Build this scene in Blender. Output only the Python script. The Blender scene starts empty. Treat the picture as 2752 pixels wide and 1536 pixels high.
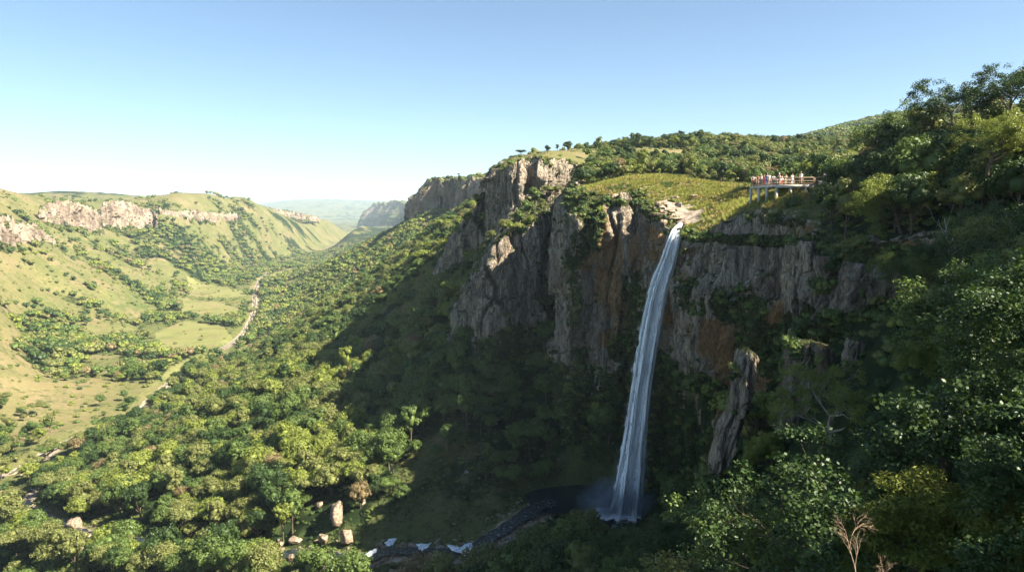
import bpy, math, random
import numpy as np
from mathutils import Vector, Matrix, Euler

random.seed(7)
rng = np.random.default_rng(11)
scene = bpy.context.scene
COL = scene.collection
R = math.radians

# ------------------------------------------------------------------ camera
FPX, WPX, HPX = 1900.0, 2752.0, 1536.0
PITCH = math.atan(203.0 / FPX)
SP, CP = math.sin(PITCH), math.cos(PITCH)
K = 2752.0 / 2576.0
cam_d = bpy.data.cameras.new('camera')
cam = bpy.data.objects.new('camera', cam_d)
COL.objects.link(cam)
cam.location = (0, 0, 0)
cam.rotation_euler = (math.pi / 2 - PITCH, 0, 0)
cam_d.sensor_width = 36.0
cam_d.lens = 36.0 * FPX / WPX
cam_d.clip_start = 0.5
cam_d.clip_end = 40000
scene.camera = cam


def ray(px, py):
    X = (px * K - WPX / 2) / FPX
    Y = (HPX / 2 - py * K) / FPX
    return np.array([X, CP + SP * Y, -SP + CP * Y])


def at(px, py, d):
    r = ray(px, py)
    return r * (d / r[1])


def project(x, y, z):
    """pixel (2576-wide) of world points"""
    dep = y * CP - z * SP
    up = y * SP + z * CP
    dep = np.maximum(dep, 1e-3)
    return (x / dep * FPX + WPX / 2) / K, (HPX / 2 - up / dep * FPX) / K, dep


# ------------------------------------------------------------------ noise
_perm = np.random.default_rng(5).permutation(256).astype(np.int64)
_perm = np.concatenate([_perm, _perm, _perm])
_ang = np.random.default_rng(6).uniform(0, 2 * np.pi, 256)
_gx, _gy = np.cos(_ang), np.sin(_ang)


def pn(x, y, seed=0):
    x = np.asarray(x, float) + seed * 17.31
    y = np.asarray(y, float) - seed * 9.17
    xi, yi = np.floor(x).astype(np.int64), np.floor(y).astype(np.int64)
    xf, yf = x - xi, y - yi
    u = xf * xf * xf * (xf * (xf * 6 - 15) + 10)
    v = yf * yf * yf * (yf * (yf * 6 - 15) + 10)

    def g(ix, iy, dx, dy):
        h = _perm[_perm[ix & 255] + (iy & 255)]
        return _gx[h] * dx + _gy[h] * dy
    a = g(xi, yi, xf, yf)
    b = g(xi + 1, yi, xf - 1, yf)
    c = g(xi, yi + 1, xf, yf - 1)
    d = g(xi + 1, yi + 1, xf - 1, yf - 1)
    return (a + u * (b - a) + v * ((c + u * (d - c)) - (a + u * (b - a)))) * 1.5


def fbm(x, y, seed=0, oct=4, gain=.5):
    t, a, f = 0, 1.0, 1.0
    for o in range(oct):
        t = t + a * pn(x * f, y * f, seed + o * 3)
        a *= gain
        f *= 2.03
    return t


def ridged(x, y, seed=0, oct=3):
    t, a, f = 0, 1.0, 1.0
    for o in range(oct):
        t = t + a * (1 - 2.2 * np.abs(pn(x * f, y * f, seed + o * 3)))
        a *= .45
        f *= 2.1
    return t / 1.6


def hsh(i, j=0, seed=0):
    i = np.asarray(i).astype(np.int64)
    j = np.asarray(j).astype(np.int64) + np.zeros_like(i)
    h = (i * 374761393 + j * 668265263 + seed * 2147483647 + 1013904223) & 0xFFFFFFFF
    h = ((h ^ (h >> 13)) * 1274126177) & 0xFFFFFFFF
    h = h ^ (h >> 16)
    return (h & 0xFFFFFF) / float(0xFFFFFF)


def sstep(a, b, x):
    t = np.clip((x - a) / (b - a), 0, 1)
    return t * t * (3 - 2 * t)


# ------------------------------------------------------------------ object helpers
def mat_list(me, m):
    if m is None:
        return
    for k in (m if isinstance(m, (list, tuple)) else [m]):
        me.materials.append(k)


def mesh_np(name, verts, faces, m=None, smooth=False, attrs=None, mi=None):
    """verts (n,3); faces (k,4) or (k,3) array or list of arrays"""
    me = bpy.data.meshes.new(name)
    verts = np.asarray(verts, np.float32)
    me.vertices.add(len(verts))
    me.vertices.foreach_set('co', verts.ravel())
    if not isinstance(faces, list):
        faces = [faces]
    faces = [np.asarray(f, np.int32) for f in faces if len(f)]
    tot = sum(f.size for f in faces)
    npoly = sum(len(f) for f in faces)
    me.loops.add(tot)
    me.polygons.add(npoly)
    me.loops.foreach_set('vertex_index', np.concatenate([f.ravel() for f in faces]))
    starts, o = [], 0
    for f in faces:
        w = f.shape[1]
        starts.append(o + np.arange(len(f), dtype=np.int32) * w)
        o += f.size
    me.polygons.foreach_set('loop_start', np.concatenate(starts))
    if mi is not None:
        me.polygons.foreach_set('material_index', np.asarray(mi, np.int32))
    me.update(calc_edges=True)
    me.validate()
    if smooth:
        me.polygons.foreach_set('use_smooth', np.ones(len(me.polygons), bool))
    if attrs:
        for k, v in attrs.items():
            a = me.attributes.new(k, 'FLOAT', 'POINT')
            a.data.foreach_set('value', np.asarray(v, np.float32))
    mat_list(me, m)
    return me


def link(name, data, parent=None, loc=None, rot=None, scale=None):
    o = bpy.data.objects.new(name, data)
    COL.objects.link(o)
    if parent is not None:
        o.parent = parent
    if loc is not None:
        o.location = loc
    if rot is not None:
        o.rotation_euler = rot
    if scale is not None:
        o.scale = scale
    return o


def tag(o, label=None, cat=None, group=None, kind=None):
    if label:
        o['label'] = label
    if cat:
        o['category'] = cat
    if group:
        o['group'] = group
    if kind:
        o['kind'] = kind
    return o


def grid_faces(nr, nc):
    i = np.arange(nr - 1)[:, None] * nc + np.arange(nc - 1)[None, :]
    i = i.ravel()
    return np.stack([i, i + 1, i + nc + 1, i + nc], 1)


class MB:
    """collects simple solids into one mesh"""
    def __init__(s):
        s.v, s.q, s.t, s.n = [], [], [], 0

    def add(s, v, q=None, t=None):
        v = np.asarray(v, float)
        if q is not None and len(q):
            s.q.append(np.asarray(q) + s.n)
        if t is not None and len(t):
            s.t.append(np.asarray(t) + s.n)
        s.v.append(v)
        s.n += len(v)

    def box(s, c, size, rz=0.0, M=None):
        x, y, z = np.array(size) / 2.0
        v = np.array([[-x, -y, -z], [x, -y, -z], [x, y, -z], [-x, y, -z], [-x, -y, z], [x, -y, z], [x, y, z], [-x, y, z]])
        if rz:
            a = np.array([[math.cos(rz), -math.sin(rz), 0], [math.sin(rz), math.cos(rz), 0], [0, 0, 1]])
            v = v @ a.T
        v = v + np.array(c)
        s.add(v, [[0, 3, 2, 1], [4, 5, 6, 7], [0, 1, 5, 4], [1, 2, 6, 5], [2, 3, 7, 6], [3, 0, 4, 7]])
        return s

    def tube(s, pts, rad, seg=6, cap=True):
        pts = np.asarray(pts, float)
        rad = np.broadcast_to(np.asarray(rad, float), (len(pts),))
        d = np.gradient(pts, axis=0)
        d /= np.maximum(np.linalg.norm(d, axis=1, keepdims=True), 1e-9)
        ref = np.array([0.13, 0.21, 1.0])
        ref = np.where(np.abs(d @ ref)[:, None] > .95, np.array([1.0, .1, 0]), ref)
        a = np.cross(d, ref)
        a /= np.maximum(np.linalg.norm(a, axis=1, keepdims=True), 1e-9)
        b = np.cross(d, a)
        th = np.linspace(0, 2 * np.pi, seg, endpoint=False)
        v = pts[:, None, :] + rad[:, None, None] * (np.cos(th)[None, :, None] * a[:, None, :] + np.sin(th)[None, :, None] * b[:, None, :])
        n = len(pts)
        q = []
        for i in range(n - 1):
            for j in range(seg):
                k = (j + 1) % seg
                q.append([i * seg + j, i * seg + k, (i + 1) * seg + k, (i + 1) * seg + j])
        v = v.reshape(-1, 3)
        t = []
        if cap:
            v = np.vstack([v, pts[:1], pts[-1:]])
            for j in range(seg):
                k = (j + 1) % seg
                t.append([n * seg, k, j])
                t.append([n * seg + 1, (n - 1) * seg + j, (n - 1) * seg + k])
        s.add(v, q, t)
        return s

    def mesh(s, name, m=None, smooth=False):
        f = []
        if s.q:
            f.append(np.concatenate(s.q))
        if s.t:
            f.append(np.concatenate(s.t))
        return mesh_np(name, np.vstack(s.v), f, m, smooth)


# ------------------------------------------------------------------ materials
def new_mat(name):
    m = bpy.data.materials.new(name)
    m.use_nodes = True
    nt = m.node_tree
    nt.nodes.clear()
    out = nt.nodes.new('ShaderNodeOutputMaterial')
    return m, nt, out


class NT:
    def __init__(s, nt):
        s.nt = nt

    def n(s, t, **k):
        nd = s.nt.nodes.new(t)
        for a, b in k.items():
            setattr(nd, a, b)
        return nd

    def l(s, a, b):
        s.nt.links.new(a, b)

    def val(s, x, sock):
        if isinstance(x, (int, float)):
            sock.default_value = x
        elif isinstance(x, tuple):
            sock.default_value = x if len(x) == len(sock.default_value) else (*x, 1.0)
        else:
            s.l(x, sock)

    def math(s, op, a, b=0.0, clamp=False):
        nd = s.n('ShaderNodeMath', operation=op, use_clamp=clamp)
        s.val(a, nd.inputs[0])
        s.val(b, nd.inputs[1])
        return nd.outputs[0]

    def mix(s, f, a, b, mode='MIX'):
        nd = s.n('ShaderNodeMix', data_type='RGBA', blend_type=mode)
        s.val(f, nd.inputs[0])
        s.val(a, nd.inputs[6])
        s.val(b, nd.inputs[7])
        return nd.outputs[2]

    def mixs(s, f, a, b):
        nd = s.n('ShaderNodeMixShader')
        s.val(f, nd.inputs[0])
        s.l(a, nd.inputs[1])
        s.l(b, nd.inputs[2])
        return nd.outputs[0]

    def attr(s, name):
        return s.n('ShaderNodeAttribute', attribute_name=name).outputs['Fac']

    def pos(s):
        return s.n('ShaderNodeNewGeometry').outputs['Position']

    def objc(s):
        return s.n('ShaderNodeTexCoord').outputs['Object']

    def mapv(s, v, sc):
        nd = s.n('ShaderNodeMapping')
        s.l(v, nd.inputs[0])
        nd.inputs['Scale'].default_value = sc if isinstance(sc, tuple) else (sc, sc, sc)
        return nd.outputs[0]

    def noise(s, v, scale=1.0, detail=4.0, rough=.55, dist=0.0):
        nd = s.n('ShaderNodeTexNoise')
        s.l(v, nd.inputs['Vector'])
        nd.inputs['Scale'].default_value = scale
        nd.inputs['Detail'].default_value = detail
        nd.inputs['Roughness'].default_value = rough
        nd.inputs['Distortion'].default_value = dist
        return nd.outputs['Fac']

    def voro(s, v, scale=1.0, out='Distance'):
        nd = s.n('ShaderNodeTexVoronoi')
        s.l(v, nd.inputs['Vector'])
        nd.inputs['Scale'].default_value = scale
        return nd.outputs[out]

    def ramp(s, f, lo, hi, a=0.0, b=1.0):
        nd = s.n('ShaderNodeMapRange', interpolation_type='SMOOTHSTEP')
        s.val(f, nd.inputs['Value'])
        nd.inputs['From Min'].default_value = lo
        nd.inputs['From Max'].default_value = hi
        nd.inputs['To Min'].default_value = a
        nd.inputs['To Max'].default_value = b
        return nd.outputs[0]

    def bsdf(s, color, rough=.8, spec=.25, normal=None):
        nd = s.n('ShaderNodeBsdfPrincipled')
        s.val(color, nd.inputs['Base Color'])
        s.val(rough, nd.inputs['Roughness'])
        nd.inputs['Specular IOR Level'].default_value = spec
        if normal is not None:
            s.l(normal, nd.inputs['Normal'])
        return nd.outputs[0]

    def bump(s, h, dist=.3, strength=1.0):
        nd = s.n('ShaderNodeBump')
        s.l(h, nd.inputs['Height'])
        nd.inputs['Distance'].default_value = dist
        nd.inputs['Strength'].default_value = strength
        return nd.outputs[0]


def simple_mat(name, color, rough=.7, var=.25, scale=8.0, spec=.3, bump=.01):
    m, nt, out = new_mat(name)
    t = NT(nt)
    f = t.noise(t.objc(), scale, 4)
    c = t.mix(t.ramp(f, .3, .7), tuple(x * (1 - var) for x in color), tuple(min(1, x * (1 + var)) for x in color))
    t.l(t.bsdf(c, rough, spec, t.bump(f, bump)), out.inputs[0])
    return m


def leaf_mat(name, dark, lite, trans=.25, spec=.3, rough=.5):
    m, nt, out = new_mat(name)
    t = NT(nt)
    oi = t.n('ShaderNodeObjectInfo').outputs['Random']
    nz = t.noise(t.objc(), 1.1, 3, .6)
    f = t.math('ADD', t.math('MULTIPLY', t.ramp(nz, .32, .68), .6), t.math('MULTIPLY', oi, .4))
    c = t.mix(f, dark, lite)
    isl = t.n('ShaderNodeNewGeometry').outputs['Random Per Island']
    c = t.mix(t.math('MULTIPLY', isl, .4), c, tuple(min(1, x * 1.7) for x in lite))
    p = t.bsdf(c, rough, spec)
    tr = t.n('ShaderNodeBsdfTranslucent')
    t.l(t.mix(1.0, c, (1.0, 1.0, .45), 'MULTIPLY'), tr.inputs[0])
    t.l(t.mixs(trans, p, tr.outputs[0]), out.inputs[0])
    return m


# foliage hues (four looks, named in the labels)
HUES = ['dark green', 'mid green', 'olive green', 'yellow-green', 'russet-tinged']
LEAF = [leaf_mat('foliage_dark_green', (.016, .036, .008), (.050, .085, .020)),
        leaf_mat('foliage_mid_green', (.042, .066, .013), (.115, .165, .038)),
        leaf_mat('foliage_olive', (.075, .088, .022), (.185, .195, .058)),
        leaf_mat('foliage_yellow_green', (.085, .115, .016), (.215, .245, .046)),
        leaf_mat('foliage_russet', (.12, .085, .04), (.24, .18, .085))]
BARK = simple_mat('bark', (.11, .085, .06), .9, .3, 5, .1, .02)
PALE_BARK = simple_mat('pale_bark', (.36, .31, .25), .85, .25, 4, .15, .02)


def rock_mat():
    m, nt, out = new_mat('cliff_rock')
    t = NT(nt)
    p = t.pos()
    streak = t.noise(t.mapv(p, (.9, .9, .16)), 1.0, 8, .70)
    fine = t.noise(t.mapv(p, (2.2, 2.2, .9)), 1.0, 7, .75)
    blot = t.noise(p, .11, 5, .6)
    c = t.mix(t.ramp(streak, .34, .58), (.17, .145, .115), (.70, .57, .43))
    c = t.mix(t.ramp(blot, .45, .66, 0, .55), c, (.30, .215, .155))
    # joints: crisp upright cracks and a few bedding planes
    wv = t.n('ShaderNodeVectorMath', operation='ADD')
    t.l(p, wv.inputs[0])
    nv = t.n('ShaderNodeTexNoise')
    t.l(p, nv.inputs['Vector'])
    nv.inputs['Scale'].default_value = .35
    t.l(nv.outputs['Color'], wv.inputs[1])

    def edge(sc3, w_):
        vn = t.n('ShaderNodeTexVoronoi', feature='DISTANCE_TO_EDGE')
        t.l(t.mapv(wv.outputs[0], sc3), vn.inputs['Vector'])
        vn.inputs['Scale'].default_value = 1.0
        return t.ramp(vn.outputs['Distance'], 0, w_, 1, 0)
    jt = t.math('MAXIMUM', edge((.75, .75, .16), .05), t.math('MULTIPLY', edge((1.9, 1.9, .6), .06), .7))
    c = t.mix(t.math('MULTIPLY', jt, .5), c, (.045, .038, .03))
    # pale lichen blotches
    lich = t.math('MULTIPLY', t.ramp(t.noise(p, 1.1, 6, .75), .52, .64), t.ramp(t.noise(p, .12, 3), .42, .6))
    c = t.mix(t.math('MULTIPLY', lich, .8), c, (.60, .60, .57))
    # black water streaks
    blk = t.ramp(t.noise(t.mapv(p, (.8, .8, .035)), 1.0, 4, .6), .56, .68)
    c = t.mix(t.math('MULTIPLY', blk, .6), c, (.035, .032, .030))
    # iron-stained rock
    org = t.math('MULTIPLY', t.attr('orange'), t.ramp(t.noise(t.mapv(p, (.5, .5, .12)), 1.0, 5, .65), .3, .5))
    oc = t.mix(t.ramp(fine, .35, .65), (.28, .14, .055), (.62, .37, .17))
    c = t.mix(org, c, oc)
    c = t.mix(t.ramp(fine, .2, .5, .75, 0), c, (.05, .045, .038))
    # moss and grass on ledges
    nz = t.n('ShaderNodeSeparateXYZ')
    t.l(t.n('ShaderNodeNewGeometry').outputs['Normal'], nz.inputs[0])
    gn = t.noise(p, .7, 5, .65)
    led = t.ramp(t.math('ADD', nz.outputs[2], t.math('MULTIPLY', t.math('SUBTRACT', gn, .5), 1.1)), .62, .85)
    vg = t.ramp(t.math('ADD', t.attr('veg'), t.math('MULTIPLY', t.math('SUBTRACT', gn, .5), 1.3)), .5, .62)
    v = t.math('MAXIMUM', led, vg)
    gc = t.mix(t.ramp(t.noise(p, 2.5, 4), .35, .65), (.035, .05, .014), (.12, .125, .04))
    c = t.mix(v, c, gc)
    h = t.math('ADD', t.math('MULTIPLY', fine, 1.0), t.math('MULTIPLY', streak, .8))
    h = t.math('SUBTRACT', h, t.math('MULTIPLY', jt, .5))
    t.l(t.bsdf(c, .88, .15, t.bump(h, 1.3, 1.0)), out.inputs[0])
    return m


def far_rock_mat():
    m, nt, out = new_mat('far_cliff_rock')
    t = NT(nt)
    p = t.pos()
    streak = t.noise(t.mapv(p, (.12, .12, .03)), 1.0, 6, .65)
    fine = t.noise(t.mapv(p, (.5, .5, .2)), 1.0, 6, .7)
    c = t.mix(t.ramp(streak, .35, .65), (.15, .11, .085), (.385, .295, .225))
    c = t.mix(t.ramp(t.noise(p, .05, 3), .5, .62, 0, .6), c, (.42, .35, .275))
    c = t.mix(t.ramp(fine, .2, .5, .6, 0), c, (.09, .07, .055))
    nz = t.n('ShaderNodeSeparateXYZ')
    t.l(t.n('ShaderNodeNewGeometry').outputs['Normal'], nz.inputs[0])
    gn = t.noise(p, .12, 6, .7)
    v = t.ramp(t.math('ADD', nz.outputs[2], t.math('MULTIPLY', t.math('SUBTRACT', gn, .5), 2.2)), .45, .75)
    v = t.math('MAXIMUM', v, t.ramp(t.math('ADD', t.attr('veg'), t.math('MULTIPLY', t.math('SUBTRACT', gn, .5), 1.3)), .5, .62))
    gc = t.mix(t.ramp(t.noise(p, .35, 4), .35, .65), (.045, .065, .020), (.15, .15, .05))
    c = t.mix(v, c, gc)
    t.l(t.bsdf(c, .9, .1, t.bump(t.math('ADD', fine, streak), 3.0, .8)), out.inputs[0])
    return m


def ground_mat():
    m, nt, out = new_mat('ground')
    t = NT(nt)
    p = t.pos()
    big = t.noise(p, .012, 5, .6)
    med = t.noise(p, .09, 5, .65)
    fine = t.noise(p, .9, 5, .7)
    g = t.mix(t.ramp(med, .35, .65), (.070, .094, .027), (.178, .180, .060))
    g = t.mix(t.ramp(big, .35, .68, 0, .55), g, (.22, .18, .082))
    g = t.mix(t.math('MULTIPLY', t.attr('dry'), .55), g, (.27, .20, .105))
    g = t.mix(t.math('MULTIPLY', t.ramp(t.math('ADD', t.attr('field'), t.math('MULTIPLY', t.math('SUBTRACT', med, .5), 1.6)), .35, .75), .7), g, (.24, .235, .085))
    g = t.mix(t.ramp(t.noise(p, .045, 9, .72), .46, .60, 0, .55), g, (.095, .11, .038))
    g = t.mix(t.ramp(t.noise(t.mapv(p, (1, .6, 1)), .028, 9, .75), .50, .61, 0, .65), g, (.25, .18, .105))
    # scattered low scrub too small to model one by one
    scrub = t.math('MAXIMUM', t.ramp(t.voro(p, .14), .10, .34, 1, 0), t.ramp(t.noise(p, .33, 6, .75), .495, .60))
    scrub = t.math('MULTIPLY', scrub, t.ramp(med, .38, .60))
    g = t.mix(t.math('MULTIPLY', scrub, t.math('SUBTRACT', .85, t.math('MULTIPLY', t.attr('field'), .75))), g, (.055, .075, .024))
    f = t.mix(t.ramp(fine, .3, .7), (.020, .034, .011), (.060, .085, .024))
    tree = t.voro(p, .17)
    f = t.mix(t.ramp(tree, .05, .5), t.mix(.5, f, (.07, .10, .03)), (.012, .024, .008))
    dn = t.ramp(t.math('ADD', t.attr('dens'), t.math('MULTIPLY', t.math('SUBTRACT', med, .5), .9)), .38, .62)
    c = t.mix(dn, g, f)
    # bare rock
    rk = t.ramp(t.math('ADD', t.attr('rock'), t.math('MULTIPLY', t.math('SUBTRACT', fine, .5), 1.0)), .45, .6)
    rc = t.mix(t.ramp(t.noise(p, .6, 6, .7), .3, .7), (.20, .155, .12), (.50, .40, .32))
    c = t.mix(rk, c, rc)
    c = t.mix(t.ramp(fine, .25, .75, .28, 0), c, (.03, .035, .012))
    h = t.math('ADD', t.math('MULTIPLY', fine, .5), t.math('MULTIPLY', t.math('MULTIPLY', tree, dn), -3.0))
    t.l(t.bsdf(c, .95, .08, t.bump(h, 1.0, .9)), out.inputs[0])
    return m


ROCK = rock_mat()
FROCK = far_rock_mat()
GROUND = ground_mat()
BOULDER = simple_mat('boulder_rock', (.26, .195, .14), .92, .55, 1.6, .1, .35)
GREYROCK = simple_mat('grey_boulder_rock', (.24, .22, .20), .9, .5, 1.6, .1, .35)
SKYSTR, SUNSTR, EXPO, HAZE, HZT, HZB = .05, 5.0, 1.93, .8e-4, 420.0, -200.0
# ------------------------------------------------------------------ terrain control points
# (px, py, distance, tree density, dryness) -> world; lower surface L (valley) and upper surface U (plateau)
Lp = [
 # tributary stream and ravine
 (1325/K*1.0,1442/K,121,.1,0),(1060,1385,120,.1,0),(930,1400,120,.1,0),(760,1384,127,.2,0),(540,1374,137,.6,0),(230,1344,153,.4,0),
 # valley right side / forest spur
 (900,1200,143,1,0),(700,1200,152,1,0),(540,1200,167,1,0),(500,1050,215,1,0),(300,1200,195,1,0),(700,1000,215,1,0),
 (900,930,215,1,0),(1000,885,215,1,0),(1090,900,190,1,0),(980,1010,190,1,0),(1100,1010,162,.75,0),(1250,1110,150,.55,0),(1190,1250,135,.3,0),
 (1000,1310,131,.1,0),(1350,1180,150,.7,0),(1060,1150,150,.3,0),(1180,920,168,.8,0),(1300,900,168,.9,0),
 (900,880,262,1,0),(1050,760,262,1,0),(1150,690,235,1,0),
 (800,785,420,1,0),(700,835,430,1,0),(900,690,560,.95,0),(1000,620,560,.9,0),(1100,572,510,.9,0),(1180,525,440,.9,0),
 (980,590,760,.9,0),(1060,546,700,.8,0),(1180,540,590,.8,0),(850,650,900,.75,.1),(750,700,850,.35,.1),(830,700,640,.45,.1),(760,760,600,.6,0),
 # near side (foreground, right)
 (50,1438,150,1,0),(400,1438,138,1,0),(700,1438,128,1,0),(1000,1455,112,.9,0),(1250,1440,102,.9,0),(1500,1375,90,1,0),(1640,1390,78,1,0),
 (1720,1350,70,1,0),(1830,1290,60,1,0),(1885,1165,66,1,0),(1965,940,78,1,0),(2065,860,76,1,0),(2115,700,80,1,0),
 (2100,1438,25,1,0),(2576,1438,12,1,0),(2400,1280,18,1,0),(2300,1000,36,1,0),(2100,1000,50,1,0),(2560,1000,24,1,0),
 (2560,640,42,1,0),(2350,600,62,1,0),(2200,800,56,1,0),(2200,520,88,1,0),
 # left side of the valley
 (100,930,372,.25,.8),(230,960,345,.1,.75),(150,1060,292,.15,.8),(0,1000,300,.25,.9),(200,905,425,.9,0),(60,860,440,.6,.1),
 (100,800,500,.4,.1),(100,700,570,.15,.1),(250,720,610,.15,.15),(250,620,800,.3,.3),(400,640,900,.35,.2),(450,600,1000,.95,0),
 (600,600,1300,.75,.1),(700,560,1700,.85,0),(800,600,2000,.5,.2),(30,655,545,.05,.9),(0,760,420,.2,.5),(350,700,740,.1,.2),
 (500,700,900,.9,0),(500,765,720,.3,0),(450,850,510,.35,0),(300,900,430,.75,0),(350,800,600,.35,0),(420,760,700,.9,0),
 (600,660,1150,.8,.1),(700,650,1500,.4,.2),(560,640,1150,.5,.2),(330,640,880,.6,0),
 (140,590,760,.3,.4),(200,640,720,.3,.3),
 # left plateau and skyline
 (0,488,760,.1,.7),(60,494,850,.1,.6),(0,500,1000,.1,.5),(60,505,1150,.1,.5),(130,508,900,.15,.5),(140,516,1150,.15,.5),(230,512,1050,.2,.3),(250,516,1350,.2,.3),(330,505,1150,.3,.3),(400,498,1200,.2,.3),(450,504,1150,.1,.2),(550,502,1300,.1,.3),(550,515,1600,.1,.3),(470,508,1500,.1,.3),(620,525,1900,.1,.3),
 (640,514,1500,.2,.2),(700,521,1700,.2,.2),(800,530,2000,.3,.2),(870,550,2350,.3,.2),(30,545,640,.2,.7),
 (250,486,2300,.9,0),(120,484,2200,.9,0),(350,494,2300,.9,0),(440,512,2600,.5,0),(0,500,2300,.9,0),
 # far end
 (930,612,1300,.9,0),(980,592,1300,.9,0),(1040,572,1200,.9,0),(950,588,2000,.8,0),(1000,572,2000,.8,0),(960,578,3000,.3,.4),(900,578,4500,.5,.2),(850,575,5500,.5,.1),(1000,560,7000,.5,.1),(760,560,6500,.5,.1),(760,560,3000,.4,0),(1000,560,3600,.6,0),
 (670,512,10500,.5,0),(780,501,11000,.5,0),(880,506,10500,.5,0),(1030,508,11000,.5,0),(600,535,9000,.5,0),(500,530,10000,.5,0),(1200,512,11500,.5,0),
 (200,530,9000,.5,0),
]
L_world = [(0,0,-30,1,0),(-50,30,-58,1,0),(-100,60,-70,1,0),(-250,60,-95,1,0),(-300,180,-95,.6,0),(0,50,-46,1,0),(-30,80,-56,1,0),(15,30,-20,1,0),(-60,-60,-40,1,0),(0,-80,-20,1,0),
 (12,12,-11,1,0),(25,12,-7,1,0),(45,10,-1,1,0),(50,42,-3,1,0),(40,55,-6.5,1,0),(60,62,1,1,0),(42,72,-8,1,0),(50,12,15,1,0),(60,10,30,1,0),(75,0,39,1,0),(74,25,27,1,0),(70,-30,50,1,0),(100,20,66,1,0),(100,-60,75,1,0),(60,-60,55,1,0),(40,-20,26,1,0),(20,-40,-12,1,0),  # high points right of frame: unseen ridge, raised to shade the near slope
 (26,118,-55,.6,0),(30,108,-48,1,0),(24,104,-52,1,0),(22,118,-56.5,.3,0),(34,98,-45,.6,0),(14,134,-57.5,0,0),(6,137,-57.5,0,0),(20,130,-57.5,0,0),(12,146,-51,.6,0),(22,143,-50,.6,0),(0,146,-50,.5,0),
 (34,88,-39,1,0),(20,150,-38,.5,0),(10,165,-30,.6,0),(2,185,-26,.6,0),(20,210,-14,.6,0),(-900,1500,28,.3,.3),(-1500,1000,30,.3,.3),(-900,500,5,.2,.5),(-1500,2500,40,.4,.2),(-600,300,-35,.3,.5),
 (-2500,4000,60,.4,0),(500,7000,90,.5,0),(-3000,9000,50,.4,0),(2000,9000,60,.4,0)]
RIV = [(-250,120,-84.5),(-200,185,-85),(-161,222,-84),(-164,259,-86),(-160,300,-88),(-177,363,-90),(-194,494,-92),(-255,700,-95),(-360,1017,-98),(-503,1950,-100),(-640,3000,-105),(-640,3600,-105)]
RIVm = [at(0,1203,222),at(80,1160,240),at(165,1112,262),at(250,1078,285),at(340,1050,303),at(385,1000,335),at(425,966,363),at(500,905,430),at(590,862,492),at(625,825,560),at(645,770,690),at(640,735,800),at(655,700,1000),at(700,668,1280),at(780,640,1600),at(850,610,2150),at(905,592,2800),at(950,584,3300)]
RIV = [np.array([-330,170,-88.]),np.array([-235,195,-86.])] + RIVm
RIV = np.array(RIV)
# keep the river falling away gently
for i in range(2, len(RIV)):
    pass
Up = [
 (1245,424,215,.6,.2),(1290,404,206,.2,.3),(1340,402,212,.3,.3),(1400,406,210,.3,.3),(1445,412,205,.7,.1),
 (1300,396,235,0,.4),(1430,383,260,0,.6),(1500,373,290,.1,.5),(1600,366,320,.6,.3),(1700,352,345,1,0),(1850,350,350,1,0),(2000,360,350,1,0),
 (1440,470,160,.5,.1),(1500,478,152,.1,0),(1560,492,147,.1,0),(1640,500,146,.05,0),(1660,528,142,0,0),(1700,562,137,0,0),(1690,572,132,0,0),(1720,590,127,0,0),
 (1640,440,172,.02,0),(1550,450,170,.0,0),(1780,455,165,.05,0),(1720,500,150,.1,0),(1800,490,146,.3,0),(1850,490,130,.4,0),(1760,540,134,.1,0),
 (1600,400,240,.9,0),(1500,420,215,.9,0),(1660,385,280,0,.9),(1640,378,300,0,.9),(1590,383,280,0,.8),(1720,380,285,.2,.7),(1450,430,195,.9,0),(1750,410,225,1,0),(1900,400,250,1,0),(1880,440,180,1,0),
 (1740,600,121,.3,0),(1790,584,113,.3,0),(1860,571,105,.3,0),(1930,562,98.5,.3,0),(2000,556,94,.4,0),(2060,560,90,.6,0),
 (1790,560,121,.1,0),(1900,522,108,.05,0),(2000,495,101,.05,0),(2080,475,99,.2,0),(1930,506,108,.1,0),(2000,488,112,.2,0),(2150,480,103,1,0),(2100,455,125,1,0),
 (1230,456,560,.3,.2),(1130,459,680,.3,.2),(1078,452,712,.2,.2),(1100,451,735,.2,.2),(1180,450,620,.2,.2),(1110,451,700,.2,.2),(1150,451,660,.2,.2),(1040,488,890,.3,.2),(1160,458,900,.4,.1),(1300,430,700,.4,.1),(1200,462,1300,.4,.1),
 (1030,508,3700,.4,0),(930,516,4400,.4,0),(980,511,4800,.4,0),(1100,508,4800,.4,0),
 (2200,300,950,.9,0),(2050,338,900,.9,0),(2330,290,1000,.9,0),(2120,318,930,.9,0),(2500,292,1050,.9,0),(1950,360,800,.9,0),(1800,365,700,.9,0),(2300,340,500,1,0),(2100,362,450,1,0)]
U_world = [(37.7,102,2.7,0,0),(42,101,2.8,0,0),(36.6,108,2.8,0,0),(40,96.5,.6,.1,0),(37.8,97,-.2,.1,0),(40,112,3,.3,0),(60,70,3,1,0),(90,80,11,1,0),(57,100,4,1,0),(85,110,8,1,0),(80,150,9,1,0),(120,200,19,1,0),(120,60,20,1,0),(160,100,30,1,0),(100,20,66,1,0),(60,34,12,1,0),
 (45,90,1,1,0),(70,86,9,1,0),(300,100,50,1,0),(500,400,60,1,0),(1500,1500,90,.8,0),(500,5000,60,.5,0),(-300,8000,20,.5,0),(4000,3000,90,.5,0),(3000,100,80,.5,0),(200,400,36,1,0),(100,-60,75,1,0),(60,2000,50,.5,0)]


def warp(x, y):
    r = np.hypot(x, y) + 1e-6
    k = 60 * np.log1p(r / 60) / r
    return x * k, y * k


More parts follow.
